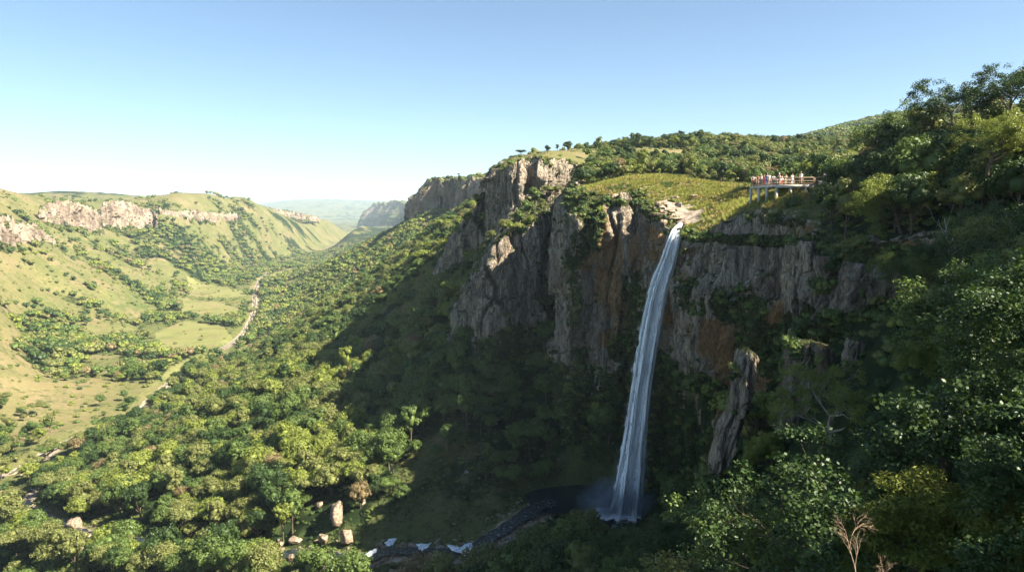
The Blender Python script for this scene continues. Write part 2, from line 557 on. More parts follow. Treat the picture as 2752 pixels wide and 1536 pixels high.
class RBF:
    def __init__(s, pts, cols, c=4.0, lam=1e-4):
        P = np.array([warp(p[0], p[1]) for p in pts])
        V = np.array([[p[i] for i in cols] for p in pts], float)
        s.P, s.c = P, c
        n = len(P)
        D = np.sqrt(((P[:, None] - P[None]) ** 2).sum(2) + c * c)
        A = np.zeros((n + 3, n + 3))
        A[:n, :n] = D - .5 * np.eye(n)
        A[:n, n] = 1
        A[:n, n + 1:] = P
        A[n, :n] = 1
        A[n + 1:, :n] = P.T
        B = np.zeros((n + 3, V.shape[1]))
        B[:n] = V
        s.W = np.linalg.solve(A, B)

    def __call__(s, x, y):
        wx, wy = warp(x, y)
        out = np.empty((len(wx), s.W.shape[1]))
        for i in range(0, len(wx), 20000):
            a, b = wx[i:i + 20000], wy[i:i + 20000]
            D = np.sqrt((a[:, None] - s.P[None, :, 0]) ** 2 + (b[:, None] - s.P[None, :, 1]) ** 2 + s.c ** 2)
            out[i:i + 20000] = D @ s.W[:-3] + s.W[-3] + a[:, None] * s.W[-2] + b[:, None] * s.W[-1]
        return out


def ctl(pl, wl):
    o = []
    for px, py, d, de, dr in pl:
        w = at(px, py, d)
        o.append((w[0], w[1], w[2], de, dr))
    return o + [tuple(map(float, w)) for w in wl]


def ctl_trees(pl):
    # control points were read off the canopy: put the ground one tree height lower
    o = []
    for w in pl:
        z = w[2] - (3.2 * w[3] if w[3] > .3 else 0)
        o.append((w[0], w[1], z, w[3], w[4]))
    return o


Lc = ctl_trees(ctl(Lp, [])) + ctl([], L_world) + [(p[0], p[1], p[2], .5, .1) for p in RIV[::2]]
Uc = ctl_trees(ctl(Up, [])) + ctl([], U_world)
LR = RBF(Lc, (2, 3, 4))
UR = RBF(Uc, (2, 3, 4))

# rim of the plateau (from the far mesa to the near hillside)
def P2(px, d):
    w = at(px, 520, d)
    return (w[0], w[1])
RIM_MESA = [P2(1110, 5200), P2(990, 4900), P2(932, 4400), P2(960, 4000), P2(1000, 3600), P2(1060, 3100)]
RIM_D = [P2(1090, 1250), P2(1065, 980), P2(1048, 900), P2(1056, 850), P2(1090, 800), P2(1100, 745), P2(1078, 712), P2(1086, 690), P2(1118, 672), P2(1145, 672), P2(1155, 640), P2(1180, 600), P2(1215, 575), P2(1240, 530), P2(1300, 470), P2(1360, 380), P2(1330, 300)]
RIM_MAIN = [P2(1330, 300), P2(1275, 262), P2(1250, 236), P2(1243, 218), P2(1262, 207), P2(1296, 203), P2(1318, 206), P2(1328, 216), P2(1345, 217), P2(1352, 206), P2(1378, 204), P2(1396, 214), P2(1420, 222), P2(1445, 226), P2(1475, 215),
            P2(1462, 190), P2(1440, 170), P2(1434, 158), P2(1450, 152), P2(1490, 149), P2(1540, 146), P2(1572, 145), P2(1586, 149), P2(1600, 150), P2(1612, 144), P2(1650, 139), P2(1688, 134.5), P2(1702, 131.5), P2(1716, 128), P2(1735, 122), P2(1790, 113), P2(1860, 105), P2(1930, 98.5),
            P2(2000, 94), P2(2050, 90), P2(2068, 86), P2(2085, 82), P2(2150, 76), P2(2300, 70), P2(2500, 62)]
RIM = RIM_MESA + RIM_D + RIM_MAIN[1:] + [(80, 45), (140, 20), (400, -200), (9000, -200), (9000, 12000), (200, 12000)]


def chaikin(p, n=2):
    p = np.asarray(p, float)
    for _ in range(n):
        q = [p[:1]]
        a, b = p[:-1], p[1:]
        m = np.empty((2 * len(a), p.shape[1]))
        m[0::2] = .75 * a + .25 * b
        m[1::2] = .25 * a + .75 * b
        p = np.vstack([p[:1], m, p[-1:]])
    return p


RIMS = np.vstack([chaikin(RIM[:-6], 2), np.array(RIM[-6:], float)])


def inside(x, y, poly):
    c = np.zeros(len(x), bool)
    n = len(poly)
    for i in range(n):
        x1, y1 = poly[i][0], poly[i][1]
        x2, y2 = poly[(i + 1) % n][0], poly[(i + 1) % n][1]
        if y1 == y2:
            continue
        m = (y1 > y) != (y2 > y)
        c ^= m & (x < (x2 - x1) * (y - y1) / (y2 - y1) + x1)
    return c


def pdist(x, y, line, ret=False):
    best = np.full(len(x), 1e9)
    bt = np.zeros(len(x))
    for i in range(len(line) - 1):
        ax, ay = line[i][0], line[i][1]
        dx, dy = line[i + 1][0] - ax, line[i + 1][1] - ay
        t = np.clip(((x - ax) * dx + (y - ay) * dy) / (dx * dx + dy * dy + 1e-9), 0, 1)
        d = np.hypot(x - ax - t * dx, y - ay - t * dy)
        m = d < best
        best = np.where(m, d, best)
        if ret:
            bt = np.where(m, i + t, bt)
    return (best, bt) if ret else best


def poly_px(pl, z=None):
    """picture outline on the valley floor -> world outline on the level z"""
    o = []
    for px, py, d in pl:
        w = at(px, py, d)
        o.append((w[0], w[1]))
    return np.array(o)


def floor_poly(pl, z):
    o = []
    for px, py in pl:
        r = ray(px, py)
        t = z / r[2]
        o.append((r[0] * t, r[1] * t))
    return np.array(o)


FIELDS = [floor_poly([(402, 955), (425, 928), (500, 890), (560, 868), (592, 862), (570, 885), (500, 918), (462, 952), (430, 960)], -91),
          floor_poly([(498, 948), (520, 915), (580, 880), (650, 848), (705, 836), (690, 860), (620, 892), (560, 925), (515, 950)], -89),
          floor_poly([(445, 755), (530, 760), (600, 778), (605, 800), (520, 800), (460, 790)], -94),
          floor_poly([(470, 722), (540, 722), (610, 738), (620, 752), (540, 758), (480, 750)], -96),
          floor_poly([(640, 706), (690, 690), (745, 672), (730, 690), (670, 712)], -98),
          floor_poly([(390, 830), (470, 800), (560, 815), (590, 850), (480, 885), (400, 880)], -91)]
DRYF = [floor_poly([(640, 706), (690, 690), (745, 672), (730, 690), (670, 712)], -98)]
SANDF = [floor_poly([(52, 1268), (60, 1225), (75, 1200), (92, 1200), (88, 1230), (66, 1268)], -82)]


MEADOWS = [poly_px([(1448, 496, 151), (1490, 470, 165), (1560, 442, 178), (1640, 424, 190), (1760, 436, 185), (1866, 468, 165), (1890, 500, 125), (1800, 545, 122), (1700, 560, 134), (1600, 505, 144), (1500, 500, 147)]),
           poly_px([(1250, 424, 212), (1440, 424, 205), (1470, 400, 240), (1640, 396, 262), (1640, 372, 345), (1250, 372, 345)]),
           poly_px([(1590, 400, 270), (1700, 400, 270), (1715, 370, 320), (1590, 370, 320)])]


def U_h(x, y):
    a = UR(x, y)
    r = np.hypot(x, y)
    n = fbm(x / 22, y / 22, 3, 3) * .9 * sstep(20, 200, r) + fbm(x / 140, y / 140, 5, 3) * 3 * sstep(400, 1500, r)
    return a[:, 0] + n, np.clip(a[:, 1], 0, 1), np.clip(a[:, 2], 0, 1)


POOLZ = -56.6
STREAM = np.array([(8, 133.5, POOLZ), (2, 126.5, POOLZ-.1)] + [tuple(at(px, py, d)) for px, py, d in
         [(1325/K, 1446/K, 121), (1160, 1391, 119.5), (1060, 1387, 120), (980, 1385, 121.5), (930, 1402, 120.5), (850, 1402, 123), (762, 1398, 126), (650, 1392, 131), (545, 1384, 137), (400, 1372, 144), (230, 1352, 154), (100, 1300, 178), (40, 1265, 196), (-60, 1225, 214)]])
STREAM[:, 2] = np.minimum.accumulate(STREAM[:, 2])
STREAM = chaikin(STREAM, 2)
RIVS = chaikin(RIV, 2)
RIVS[:, 2] = np.minimum.accumulate(RIVS[:, 2])


def L_h(x, y):
    a = LR(x, y)
    h, de, dr = a[:, 0], a[:, 1], a[:, 2]
    r = np.hypot(x, y)
    dist, bt = pdist(x, y, RIVS, True)
    zr = np.interp(bt, np.arange(len(RIVS)), RIVS[:, 2])
    rx = np.interp(bt, np.arange(len(RIVS)), RIVS[:, 0])
    left = (x < rx) & (y > 240)
    # drainage gullies running down to the river
    ax = x * (-.17) + y * .985
    cx = x * .985 + y * .17
    wv = ax + 30 * pn(x / 120, y / 120, 9)
    gul = ridged(wv / 105, cx / 420, 21, 3)
    amp = np.where(left, 5.5, 3.0) * sstep(30, 160, dist) * sstep(250, 600, r) * (1 - .55 * sstep(900, 1300, r))
    h = h + amp * (gul - .35)
    de = de + np.where(left, -.5, -.12) * (gul - .25) * sstep(250, 500, r)
    h = h + fbm(x / 18, y / 18, 31, 3) * 1.0 * sstep(15, 120, r) + fbm(x / 90, y / 90, 33, 3) * 3.0 * sstep(200, 700, r) + fbm(x / 500, y / 500, 35, 4) * 12 * sstep(2500, 5000, r)
    # floodplain
    k = sstep(5, 75, dist)
    h = (zr + 1.2) * (1 - k) + np.maximum(h, zr + 1.2) * k
    h = np.where(dist < 6, zr - .8 + np.abs(dist) * .2, h)
    # tributary bed
    sd, st = pdist(x, y, STREAM, True)
    zs = np.interp(st, np.arange(len(STREAM)), STREAM[:, 2])
    k2 = sstep(2.0, 14, sd)
    h = np.where(sd < 14, (zs - .5) * (1 - k2) + np.maximum(h, zs - .5) * k2, h)
    # pool basin
    pd = np.hypot((x - 14) / 12.0, (y - 134) / 7.0)
    h = np.where(pd < 1.25, np.minimum(h, POOLZ - 1.2 + 3 * np.maximum(pd - .8, 0)), h)
    de = np.where(pd < 1.1, 0, de)
    de = de * sstep(2.5, 8, sd)
    de = de * sstep(2.5, 6, dist)
    de = np.where(left, de - .03, de)
    de = np.clip(de + fbm(x / 45, y / 45, 41, 3) * .50 * sstep(150, 350, r), 0, 1)
    return h, de, np.clip(dr + fbm(x / 80, y / 80, 43, 3) * .15, 0, 1), dist, sd


def terrain(x, y):
    """height, tree density, dryness, field, bare rock, on-plateau"""
    x = np.asarray(x, float)
    y = np.asarray(y, float)
    ins = inside(x, y, RIMS)
    rd = pdist(x, y, RIMS)
    r = np.hypot(x, y)
    up = ins & (rd > np.clip(r * .010, .8, 9))
    h = np.empty(len(x)); de = np.empty(len(x)); dr = np.empty(len(x)); rock = np.zeros(len(x))
    if up.any():
        a, b, c = U_h(x[up], y[up])
        h[up], de[up], dr[up] = a, b, c
        rr = rd[up]
        rock[up] = .62 * (1 - sstep(0, 5, rr)) * (r[up] < 400)
        # slabs of the streambed above the lip
        sl = np.hypot((x[up] - 31.5) / 6.5, (y[up] - 138) / 9.0)
        rock[up] = np.maximum(rock[up], 1.0 - sstep(.5, 1.3, sl + .5 * fbm(x[up] / 3, y[up] / 3, 61, 3)) * 1.0)
        de[up] *= sstep(.9, 1.8, sl)
        de[up] = np.clip(de[up] + fbm(x[up] / 25, y[up] / 25, 51, 3) * .30, 0, 1)
    lo = ~up
    if lo.any():
        a, b, c, d1, d2 = L_h(x[lo], y[lo])
        h[lo], de[lo], dr[lo] = a, b, c
        rock[lo] = np.maximum((1 - sstep(1.8, 5.0, d2)) * .7, (1 - sstep(2.0, 5.5, d1)) * .7)
    for mp_ in MEADOWS:
        de = np.where(inside(x, y, mp_) & up, de * .04, de)
    fld = np.zeros(len(x))
    for f in FIELDS:
        fld = np.maximum(fld, inside(x, y, f).astype(float))
    for f in DRYF:
        dr = np.maximum(dr, .9 * inside(x, y, f))
    for f in SANDF:
        s = inside(x, y, f)
        rock = np.where(s, 1.0, rock)
        de = np.where(s, 0, de)
    de = de * (1 - fld)
    return h, de, dr, fld, rock, up


def build_ground():
    rs = 5.0 * np.exp(np.arange(0, math.log(13000 / 5.0), .0115))
    th = np.concatenate([np.linspace(-75, -46, 60, endpoint=False), np.linspace(-46, 46, 760, endpoint=False), np.linspace(46, 150, 160)])
    th = np.radians(th)
    RR, TT = np.meshgrid(rs, th, indexing='ij')
    x, y = (RR * np.sin(TT)).ravel(), (RR * np.cos(TT)).ravel()
    h, de, dr, fld, rock, up = terrain(x, y)
    v = np.stack([x, y, h], 1)
    de = np.maximum(de, .50 * ((np.hypot(x + 8, y - 142) < 42) & (~up) & (rock < .3)))  # not trees: darkens the ravine ground colour to carry its shade
    me = mesh_np('ground', v, grid_faces(len(rs), len(th))[:, ::-1], GROUND, True, dict(dens=de, dry=dr, field=fld, rock=rock))
    o = link('ground', me)
    tag(o, kind='structure')
    return o


build_ground()

# ------------------------------------------------------------------ cliffs
def cols(s, z, w, amp, seed, zh):
    ss = s + pn(s / (w * 2.2), z / (w * 3.0), seed) * w * .55
    i = np.floor(ss / w)
    f = ss / w - i
    j = np.floor(z / zh + hsh(i, 0, seed) * 10 + pn(s / w, z / zh, seed + 2) * .3)
    o = (hsh(i, j, seed + 1) - .35) * amp + (hsh(i, 3, seed + 2) - .5) * amp
    tilt = (f - .5) * (hsh(i, 1, seed + 3) - .5) * amp * 1.6
    e = np.minimum(f, 1 - f)
    crack = -(1 - sstep(0, .09, e)) * amp * (.5 + .9 * hsh(np.round(ss / w), 2, seed))
    return o + tilt + crack


def resample(p, step):
    p = np.asarray(p, float)
    d = np.concatenate([[0], np.cumsum(np.linalg.norm(np.diff(p[:, :2], axis=0), axis=1))])
    n = max(4, int(d[-1] / step))
    s = np.linspace(0, d[-1], n)
    return np.stack([np.interp(s, d, p[:, k]) for k in range(p.shape[1])], 1), s


CLIFFV = []   # (pos, veg, name) samples for cliff shrubs


def cliff(name, pts, step, rows, mat, sc=1.0, cap=4.0, capslope=.15, top=None, base=None, batter=.06, seed=1, orange=(), vegb=(), extra=None, feet=3.0, smoothn=2, jag=1.0, veglow=0.0, inset=0.0, cap_to=None):
    p = chaikin(pts, smoothn)
    p, s = resample(p, step)
    n = len(p)
    P = p[:, :2]
    T = np.gradient(P, axis=0)
    kk = max(1, int(2.0 * sc / step))
    ker = np.ones(2 * kk + 1) / (2 * kk + 1)
    Tp = np.pad(T, ((kk, kk), (0, 0)), mode='edge')
    T = np.stack([np.convolve(Tp[:, i], ker, 'valid') for i in range(2)], 1)
    T /= np.linalg.norm(T, axis=1, keepdims=True) + 1e-9
    # rim runs far -> near with the plateau on its left-hand side; outward is to the right
    N = np.stack([T[:, 1], -T[:, 0]], 1)
    if p.shape[1] > 2:
        zt = p[:, 2]
    else:
        zt = U_h(P[:, 0], P[:, 1])[0]
    if base is None:
        zb = L_h(P[:, 0] + N[:, 0] * 2, P[:, 1] + N[:, 1] * 2)[0] - feet
    else:
        zb = np.interp(np.arange(n), np.linspace(0, n - 1, len(base)), base)
    zb = np.minimum(zb, zt - 2)
    jz = (cols(s, s * 0, 3.0 * sc, 1.2 * sc, seed + 60, 50) + pn(s / (1.5 * sc), s * 0, seed + 61) * .5 * sc) * jag
    capn = 7
    t = np.linspace(0, 1, rows)
    Z = zt[None] + jz[None] - t[:, None] * (zt + jz - zb)[None]
    S = np.broadcast_to(s[None], Z.shape)
    D = (cols(S, Z, 13 * sc, 3.6 * sc, seed, 22 * sc) + cols(S, Z, 4.0 * sc, 2.7 * sc, seed + 10, 13 * sc) - 1.6 * sc * np.maximum(0, ridged(S / (11 * sc), Z / (60 * sc), seed + 15, 2) - .45) 
         + cols(S, Z, 1.9 * sc, .85 * sc, seed + 20, 4.2 * sc) + cols(S, Z, .8 * sc, .32 * sc, seed + 25, 1.6 * sc) + fbm(S / (6 * sc), Z / (16 * sc), seed + 30, 5) * .6 * sc + fbm(S / (1.2 * sc), Z / (2.5 * sc), seed + 40, 3) * .22 * sc)
    D = D + batter * (zt[None] + jz[None] - Z) + .6 * sc
    ex = P[None, :, 0] + np.zeros_like(Z)
    ey = P[None, :, 1] + np.zeros_like(Z)
    if extra is not None:
        D = D + extra(ex, ey, Z, S)
    D = D * (.25 + .75 * sstep(0, 4.5 * sc, zt[None] + jz[None] - Z)) - inset
    X = ex + N[None, :, 0] * D
    Y = ey + N[None, :, 1] * D
    # cap going inwards from the brink
    u = np.linspace(1, 0, capn, endpoint=False)[:, None]
    cx = X[0][None] - N[None, :, 0] * cap * u
    cy = Y[0][None] - N[None, :, 1] * cap * u
    cz = Z[0][None] + capslope * cap * u - (u > .9) * 1.2 * sc * (1 if p.shape[1] == 2 else 0) + fbm(cx / 2, cy / 2, seed + 70, 2) * .25 * sc
    if cap_to is not None:
        q, _ = resample(np.array(cap_to), 1e-9) if False else (np.array(cap_to, float), 0)
        qs = np.linspace(0, 1, len(q))
        cap_n = 26
        Q = np.stack([np.interp(s / s[-1], qs, q[:, k_]) for k_ in range(3)], 1)
        u = np.linspace(1, 0, cap_n, endpoint=False)[:, None]
        cx = X[0][None] * (1 - u) + Q[None, :, 0] * u
        cy = Y[0][None] * (1 - u) + Q[None, :, 1] * u
        nz_ = fbm(cx / 5, cy / 5, seed + 70, 3) * 1.1 * np.sin(np.pi * np.clip(u, 0, 1))
        cz = Z[0][None] * (1 - u) + Q[None, :, 2] * u + nz_ + 1.2 * np.sin(np.pi * u)
    if p.shape[1] == 2:
        uh = U_h(cx.ravel(), cy.ravel())[0].reshape(cx.shape)
        bl = sstep(0, .7, u)
        cz = cz * (1 - bl) + (uh - .15 - .8 * (u > .95)) * bl
    X, Y, Z2 = np.vstack([cx, X]), np.vstack([cy, Y]), np.vstack([cz, Z])
    org = np.zeros_like(X)
    for (ox, oz, rx, rz) in orange:
        d = ((X - ox) / rx) ** 2 + ((Z2 - oz) / rz) ** 2
        org = np.maximum(org, 1 - sstep(.55, 1.15, d + pn(X / 2, Z2 / 5, seed + 80) * .6))
    # vegetation: hanging on the foot of the wall, in gullies and on ledges
    h01 = (Z2 - zb[None]) / np.maximum((zt - zb)[None], 1)
    veg = fbm(X / (7 * sc) + Y / (9 * sc), Z2 / (12 * sc), seed + 90, 3) * .55 + .12
    if veglow:
        veg = veg + sstep(veglow + .16, veglow - .12, h01)* .9
    for (ox, oz, rx, rz, a) in vegb:
        d = ((X - ox) / rx) ** 2 + ((Z2 - oz) / rz) ** 2
        veg = veg + a * (1 - sstep(.4, 1.2, d))
    veg = veg + (h01 > .97) * .3
    veg = np.clip(veg, 0, 1)
    v = np.stack([X.ravel(), Y.ravel(), Z2.ravel()], 1)
    me = mesh_np(name, v, grid_faces(X.shape[0], n), mat, False, dict(orange=org.ravel(), veg=veg.ravel()))
    o = link(name, me)
    tag(o, kind='structure')
    # normals for shrub scatter
    G = v.reshape(X.shape + (3,))
    gu = np.gradient(G, axis=0)
    gv = np.gradient(G, axis=1)
    nn = np.cross(gu, gv)
    nn /= np.linalg.norm(nn, axis=2, keepdims=True) + 1e-9
    area = np.linalg.norm(np.cross(gu, gv), axis=2)
    CLIFFV.append((G.reshape(-1, 3), np.abs(nn[:, :, 2]).ravel(), veg.ravel(), area.ravel(), sc, name))
    return o


def W(px, py, d):
    w = at(px, py, d)
    return (w[0], w[2])


def ob(px, py, d, rx, ry):
    x, z = W(px, py, d)
    return (x, z, rx * K * d / FPX, ry * K * d / FPX)


def over(ex, ey, Z, S):
    """stained slab right of the fall juts out over a cave; recess behind the fall; gully beside the pillar"""
    d = np.zeros_like(Z)
    a = np.exp(-((ex - 33.5) / 4.6) ** 4) * (ey < 126)
    nz = pn(ex / 3.0, Z / 6.0, 77)
    zl = -27.5 + 1.6 * (ex - 33) * .35 + nz * 2
    d += a * 3.0 * sstep(zl - .7, zl + .7, Z) * sstep(-7, -14, Z)
    d -= a * 3.0 * sstep(zl + .7, zl - .7, Z)
    f = np.exp(-((ex - 28.5) / 3.2) ** 2) * (ey < 136) * (ey > 122)
    d -= f * 2.2 * sstep(-4, -9, Z)
    return d


main_orange = [ob(1545, 850, 145, 40, 30), ob(1500, 560, 148, 24, 60), ob(1560, 760, 145, 22, 80), ob(1640, 620, 140, 16, 60), ob(1880, 780, 108, 30, 60), ob(1250, 700, 168, 24, 60), ob(1530, 690, 146, 32, 105), ob(1470, 650, 148, 30, 38), ob(1590, 640, 144, 18, 60), ob(1820, 900, 112, 78, 160), ob(1760, 830, 112, 30, 60), ob(1330, 620, 200, 20, 40), ob(1980, 640, 100, 18, 70), ob(2060, 700, 88, 14, 60)]
main_veg = [ob(1600, 820, 142, 26, 170) + (.55,), ob(1755, 720, 122, 42, 60) + (.7,), ob(1650, 700, 140, 30, 40) + (.4,), ob(1900, 600, 110, 160, 22) + (.5,), ob(1420, 650, 200, 40, 200) + (.5,),
            ob(1880, 600, 108, 140, 16) + (.5,), ob(1690, 1050, 122, 60, 200) + (.8,), ob(1970, 900, 90, 60, 90) + (.8,), ob(1560, 880, 142, 40, 40) + (.5,)]
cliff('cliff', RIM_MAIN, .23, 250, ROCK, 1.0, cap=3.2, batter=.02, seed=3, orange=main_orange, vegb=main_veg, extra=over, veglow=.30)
# lower tier of the great buttress, with its wooded ledge
low = [tuple(at(1172, 745, 205)), tuple(at(1166, 745, 190)), tuple(at(1172, 735, 178)), tuple(at(1192, 690, 171)), tuple(at(1225, 640, 168)), tuple(at(1262, 592, 168)), tuple(at(1285, 590, 172)), tuple(at(1300, 580, 170)), tuple(at(1330, 560, 169)), tuple(at(1352, 570, 174)), tuple(at(1385, 575, 175)), tuple(at(1420, 560, 182)), tuple(at(1450, 560, 196))]
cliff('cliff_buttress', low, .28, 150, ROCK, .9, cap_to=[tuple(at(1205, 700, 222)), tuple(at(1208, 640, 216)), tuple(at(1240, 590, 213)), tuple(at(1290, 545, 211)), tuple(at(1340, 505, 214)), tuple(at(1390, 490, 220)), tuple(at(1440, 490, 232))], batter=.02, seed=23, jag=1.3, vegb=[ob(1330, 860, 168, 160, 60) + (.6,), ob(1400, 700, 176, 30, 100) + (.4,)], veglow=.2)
rib = [tuple(at(1098, 690, 300)), tuple(at(1096, 690, 268)), tuple(at(1104, 660, 252)), tuple(at(1128, 600, 246)), tuple(at(1160, 570, 243)), tuple(at(1195, 520, 240)), tuple(at(1225, 480, 244))]
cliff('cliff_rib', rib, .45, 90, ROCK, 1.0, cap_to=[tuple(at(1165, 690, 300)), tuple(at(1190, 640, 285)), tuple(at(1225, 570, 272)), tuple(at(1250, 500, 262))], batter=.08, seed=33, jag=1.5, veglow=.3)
cliff('cliff_promontory', RIM_D, 1.2, 70, FROCK, 2.6, cap=10, batter=.03, seed=43, veglow=.25, smoothn=2, feet=6)
cliff('cliff_mesa', RIM_MESA, 12, 30, FROCK, 14, cap=60, batter=.5, seed=53, veglow=.35, feet=10)


# cliffs of the far left side
def hit(px, py, d0=250.0, d1=4000.0):
    ds = d0 * (d1 / d0) ** np.linspace(0, 1, 400)
    r_ = ray(px, py)
    P_ = r_[None] * (ds / r_[1])[:, None]
    g_ = terrain(P_[:, 0], P_[:, 1])[0]
    k = np.argmax(g_ > P_[:, 2])
    return ds[k] if (g_ > P_[:, 2]).any() else d1


def left_cliff(seed, pts, step=1.0, rows=70, sc=1.4, depth=22, batter=.06, veglow=.22):
    """pts: (px, py of the brink, py of the foot)"""
    P_ = []
    ds = np.array([hit(a, c) for a, b, c in pts])
    ds = np.convolve(np.pad(ds, 2, mode='edge'), np.ones(5) / 5, 'valid')
    back = []
    for (a, b, c), d in zip(pts, ds):
        P_.append(tuple(at(a, b, d)))
        q = at(a, b - 1, d + depth)
        gz_ = terrain(np.array([q[0]]), np.array([q[1]]))[0][0]
        back.append((q[0], q[1], min(max(gz_ - .5, at(a, b, d)[2] - 4), at(a, b, d)[2] + 6)))
    print('left cliff', ds.round())
    zb = [at(a, c, d)[2] - 7 for (a, b, c), d in zip(pts, ds)]
    cliff('cliff_face', P_, step, rows, FROCK, sc, cap_to=back, batter=batter, seed=seed, base=zb, jag=1.6, veglow=veglow, smoothn=1)


left_cliff(61, [(-90, 535, 600), (-50, 540, 616), (-20, 530, 618), (10, 537, 620), (36, 550, 616), (52, 560, 606), (66, 566, 590), (84, 562, 596), (98, 578, 600), (118, 592, 598)])
left_cliff(71, [(96, 528, 556), (120, 512, 566), (140, 506, 560), (165, 504, 572), (195, 508, 584), (215, 516, 590), (236, 524, 578), (247, 540, 580), (252, 560, 574)])
left_cliff(81, [(250, 530, 566), (256, 512, 574), (272, 503, 580), (290, 504, 588), (308, 508, 576), (322, 506, 582), (338, 514, 580), (350, 520, 572), (362, 526, 576), (378, 524, 580), (396, 540, 572)])
left_cliff(91, [(398, 522, 540), (418, 526, 556), (440, 532, 560), (468, 536, 552), (500, 532, 560), (530, 538, 556), (560, 536, 552), (600, 540, 550)], sc=1.8)
left_cliff(95, [(640, 518, 528), (690, 526, 540), (740, 534, 548), (800, 545, 556)], step=1.6, sc=2.2)
# ------------------------------------------------------------------ foliage geometry
def ico(sub=1):
    import bmesh
    bm = bmesh.new()
    bmesh.ops.create_icosphere(bm, subdivisions=sub, radius=1)
    v = np.array([x.co[:] for x in bm.verts])
    f = np.array([[a.index for a in q.verts] for q in bm.faces])
    bm.free()
    return v, f


ICO1, ICO2, ICO3 = ico(1), ico(2), ico(3)


def unit(n, g):
    v = g.normal(size=(n, 3))
    return v / np.linalg.norm(v, axis=1, keepdims=True)


def leaf_quads(pos, nrm, size, g, aspect=1.0, jit=.55):
    """small rhombic leaf faces facing roughly along nrm"""
    n = len(pos)
    nn = nrm + g.normal(size=(n, 3)) * jit
    nn /= np.linalg.norm(nn, axis=1, keepdims=True)
    r = unit(n, g)
    a = np.cross(nn, r)
    a /= np.linalg.norm(a, axis=1, keepdims=True) + 1e-9
    b = np.cross(nn, a)
    s = size * g.uniform(.6, 1.35, (n, 1))
    v = np.stack([pos - a * s * .5 * aspect, pos + b * s * .34, pos + a * s * .5 * aspect, pos - b * s * .34], 1).reshape(-1, 3)
    q = np.arange(n * 4).reshape(-1, 4)
    return v, q


def lump_core(mb, c, rad, g, kind=ICO1, k=.8):
    v, f = kind
    d = v * (1 + .18 * np.sin(v[:, :1] * 5 + g.uniform(0, 6)) * np.cos(v[:, 1:2] * 4 + g.uniform(0, 6)))
    mb.add(d * np.asarray(rad) * k + c, None, f)


def crown_mid(seed, rx, rz, zc, lobes, clumps, leaves, leaf, flat=0.0, lobe_r=.42):
    """broadleaf crown for trees 100 m and more away: lobes > clumps > leaf faces"""
    g = np.random.default_rng(seed)
    mb = MB()
    for i in range(lobes):
        a = i * 2.399 + g.uniform(-.4, .4)
        el = g.uniform(-.25, 1.0) if not flat else g.uniform(.1, .5)
        rr = math.sqrt(max(0, 1 - el * el)) * g.uniform(.62, .85) * (1 + .35 * flat)
        c = np.array([math.cos(a) * rr * rx * .72, math.sin(a) * rr * rx * .72, zc + el * rz * .62])
        lr = rx * lobe_r * g.uniform(.75, 1.2) * np.array([1, 1, .85 - .35 * flat])
        lump_core(mb, c, lr, g, ICO1, .64)
        d = unit(clumps, g)
        d[:, 2] = np.where(d[:, 2] < -.3, -d[:, 2], d[:, 2])
        cc = c + d * lr
        for q in range(clumps):
            cr = lr.mean() * g.uniform(.26, .44)
            n = leaves
            u = unit(n, g)
            pos = cc[q] + u * cr * g.uniform(.75, 1.1, (n, 1))
            v, f = leaf_quads(pos, u + d[q] * .8, leaf, g)
            mb.add(v, f)
    lump_core(mb, np.array([0, 0, zc - rz * .05]), (rx * .5, rx * .5, rz * .5), g, ICO2, .8)
    return mb


def crown_far(seed, rx, rz, zc, lobes=5, n=16):
    g = np.random.default_rng(seed)
    mb = MB()
    for i in range(lobes):
        a = i * 2.399 + g.uniform(-.4, .4)
        c = np.array([math.cos(a) * rx * .45, math.sin(a) * rx * .45, zc + g.uniform(-.25, .45) * rz])
        lr = rx * g.uniform(.42, .62)
        lump_core(mb, c, (lr, lr, lr * .8), g, ICO1, .85)
        u = unit(n, g)
        u[:, 2] = np.abs(u[:, 2])
        v, f = leaf_quads(c + u * lr * g.uniform(.8, 1.1, (n, 1)), u, rx * .30, g)
        mb.add(v, f)
    return mb


def trunk_mid(seed, h, r, lean=.1, limbs=4, rx=2.5, zc=3.0):
    g = np.random.default_rng(seed)
    mb = MB()
    t = np.linspace(0, 1, 5)[:, None]
    off = g.uniform(-lean, lean, 2) * h
    pts = np.hstack([off[None] * t ** 1.5, -.8 + (h + .8) * t])
    mb.tube(pts, np.linspace(r, r * .45, 5), 6)
    for i in range(limbs):
        a = i * 2.4 + g.uniform(-.3, .3)
        st = pts[2 + (i % 2)]
        en = np.array([math.cos(a) * rx * .55, math.sin(a) * rx * .55, zc + g.uniform(0, .4) * rx * .5])
        mid = (st + en) / 2 + np.array([0, 0, -.1 * rx])
        mb.tube([st, mid, en], [r * .45, r * .3, r * .12], 5)
    return mb


SHAPES = ['domed', 'broad', 'tall', 'flat-topped', 'many-lobed']
SPEC = {  # rx, rz, zc, lobes, clumps, flat
    'domed': (2.6, 2.4, 4.0, 9, 13, 0), 'broad': (3.3, 2.1, 3.9, 12, 12, 0), 'tall': (2.1, 3.3, 5.0, 10, 12, 0),
    'flat-topped': (3.5, 1.3, 4.9, 11, 11, 1.0), 'many-lobed': (2.9, 2.7, 4.1, 7, 16, 0)}
MIDC, MIDT = {}, {}
for i, sname in enumerate(SHAPES):
    rx, rz, zc, lo, cl, fl = SPEC[sname]
    MIDC[sname] = crown_mid(100 + i, rx, rz, zc, lo, cl, 22, .27, fl, .42 if sname != 'many-lobed' else .5).mesh('crown_' + sname, LEAF[0])
    MIDT[sname] = trunk_mid(200 + i, zc - .2, .17, .1, 5, rx, zc).mesh('trunk_' + sname, BARK)


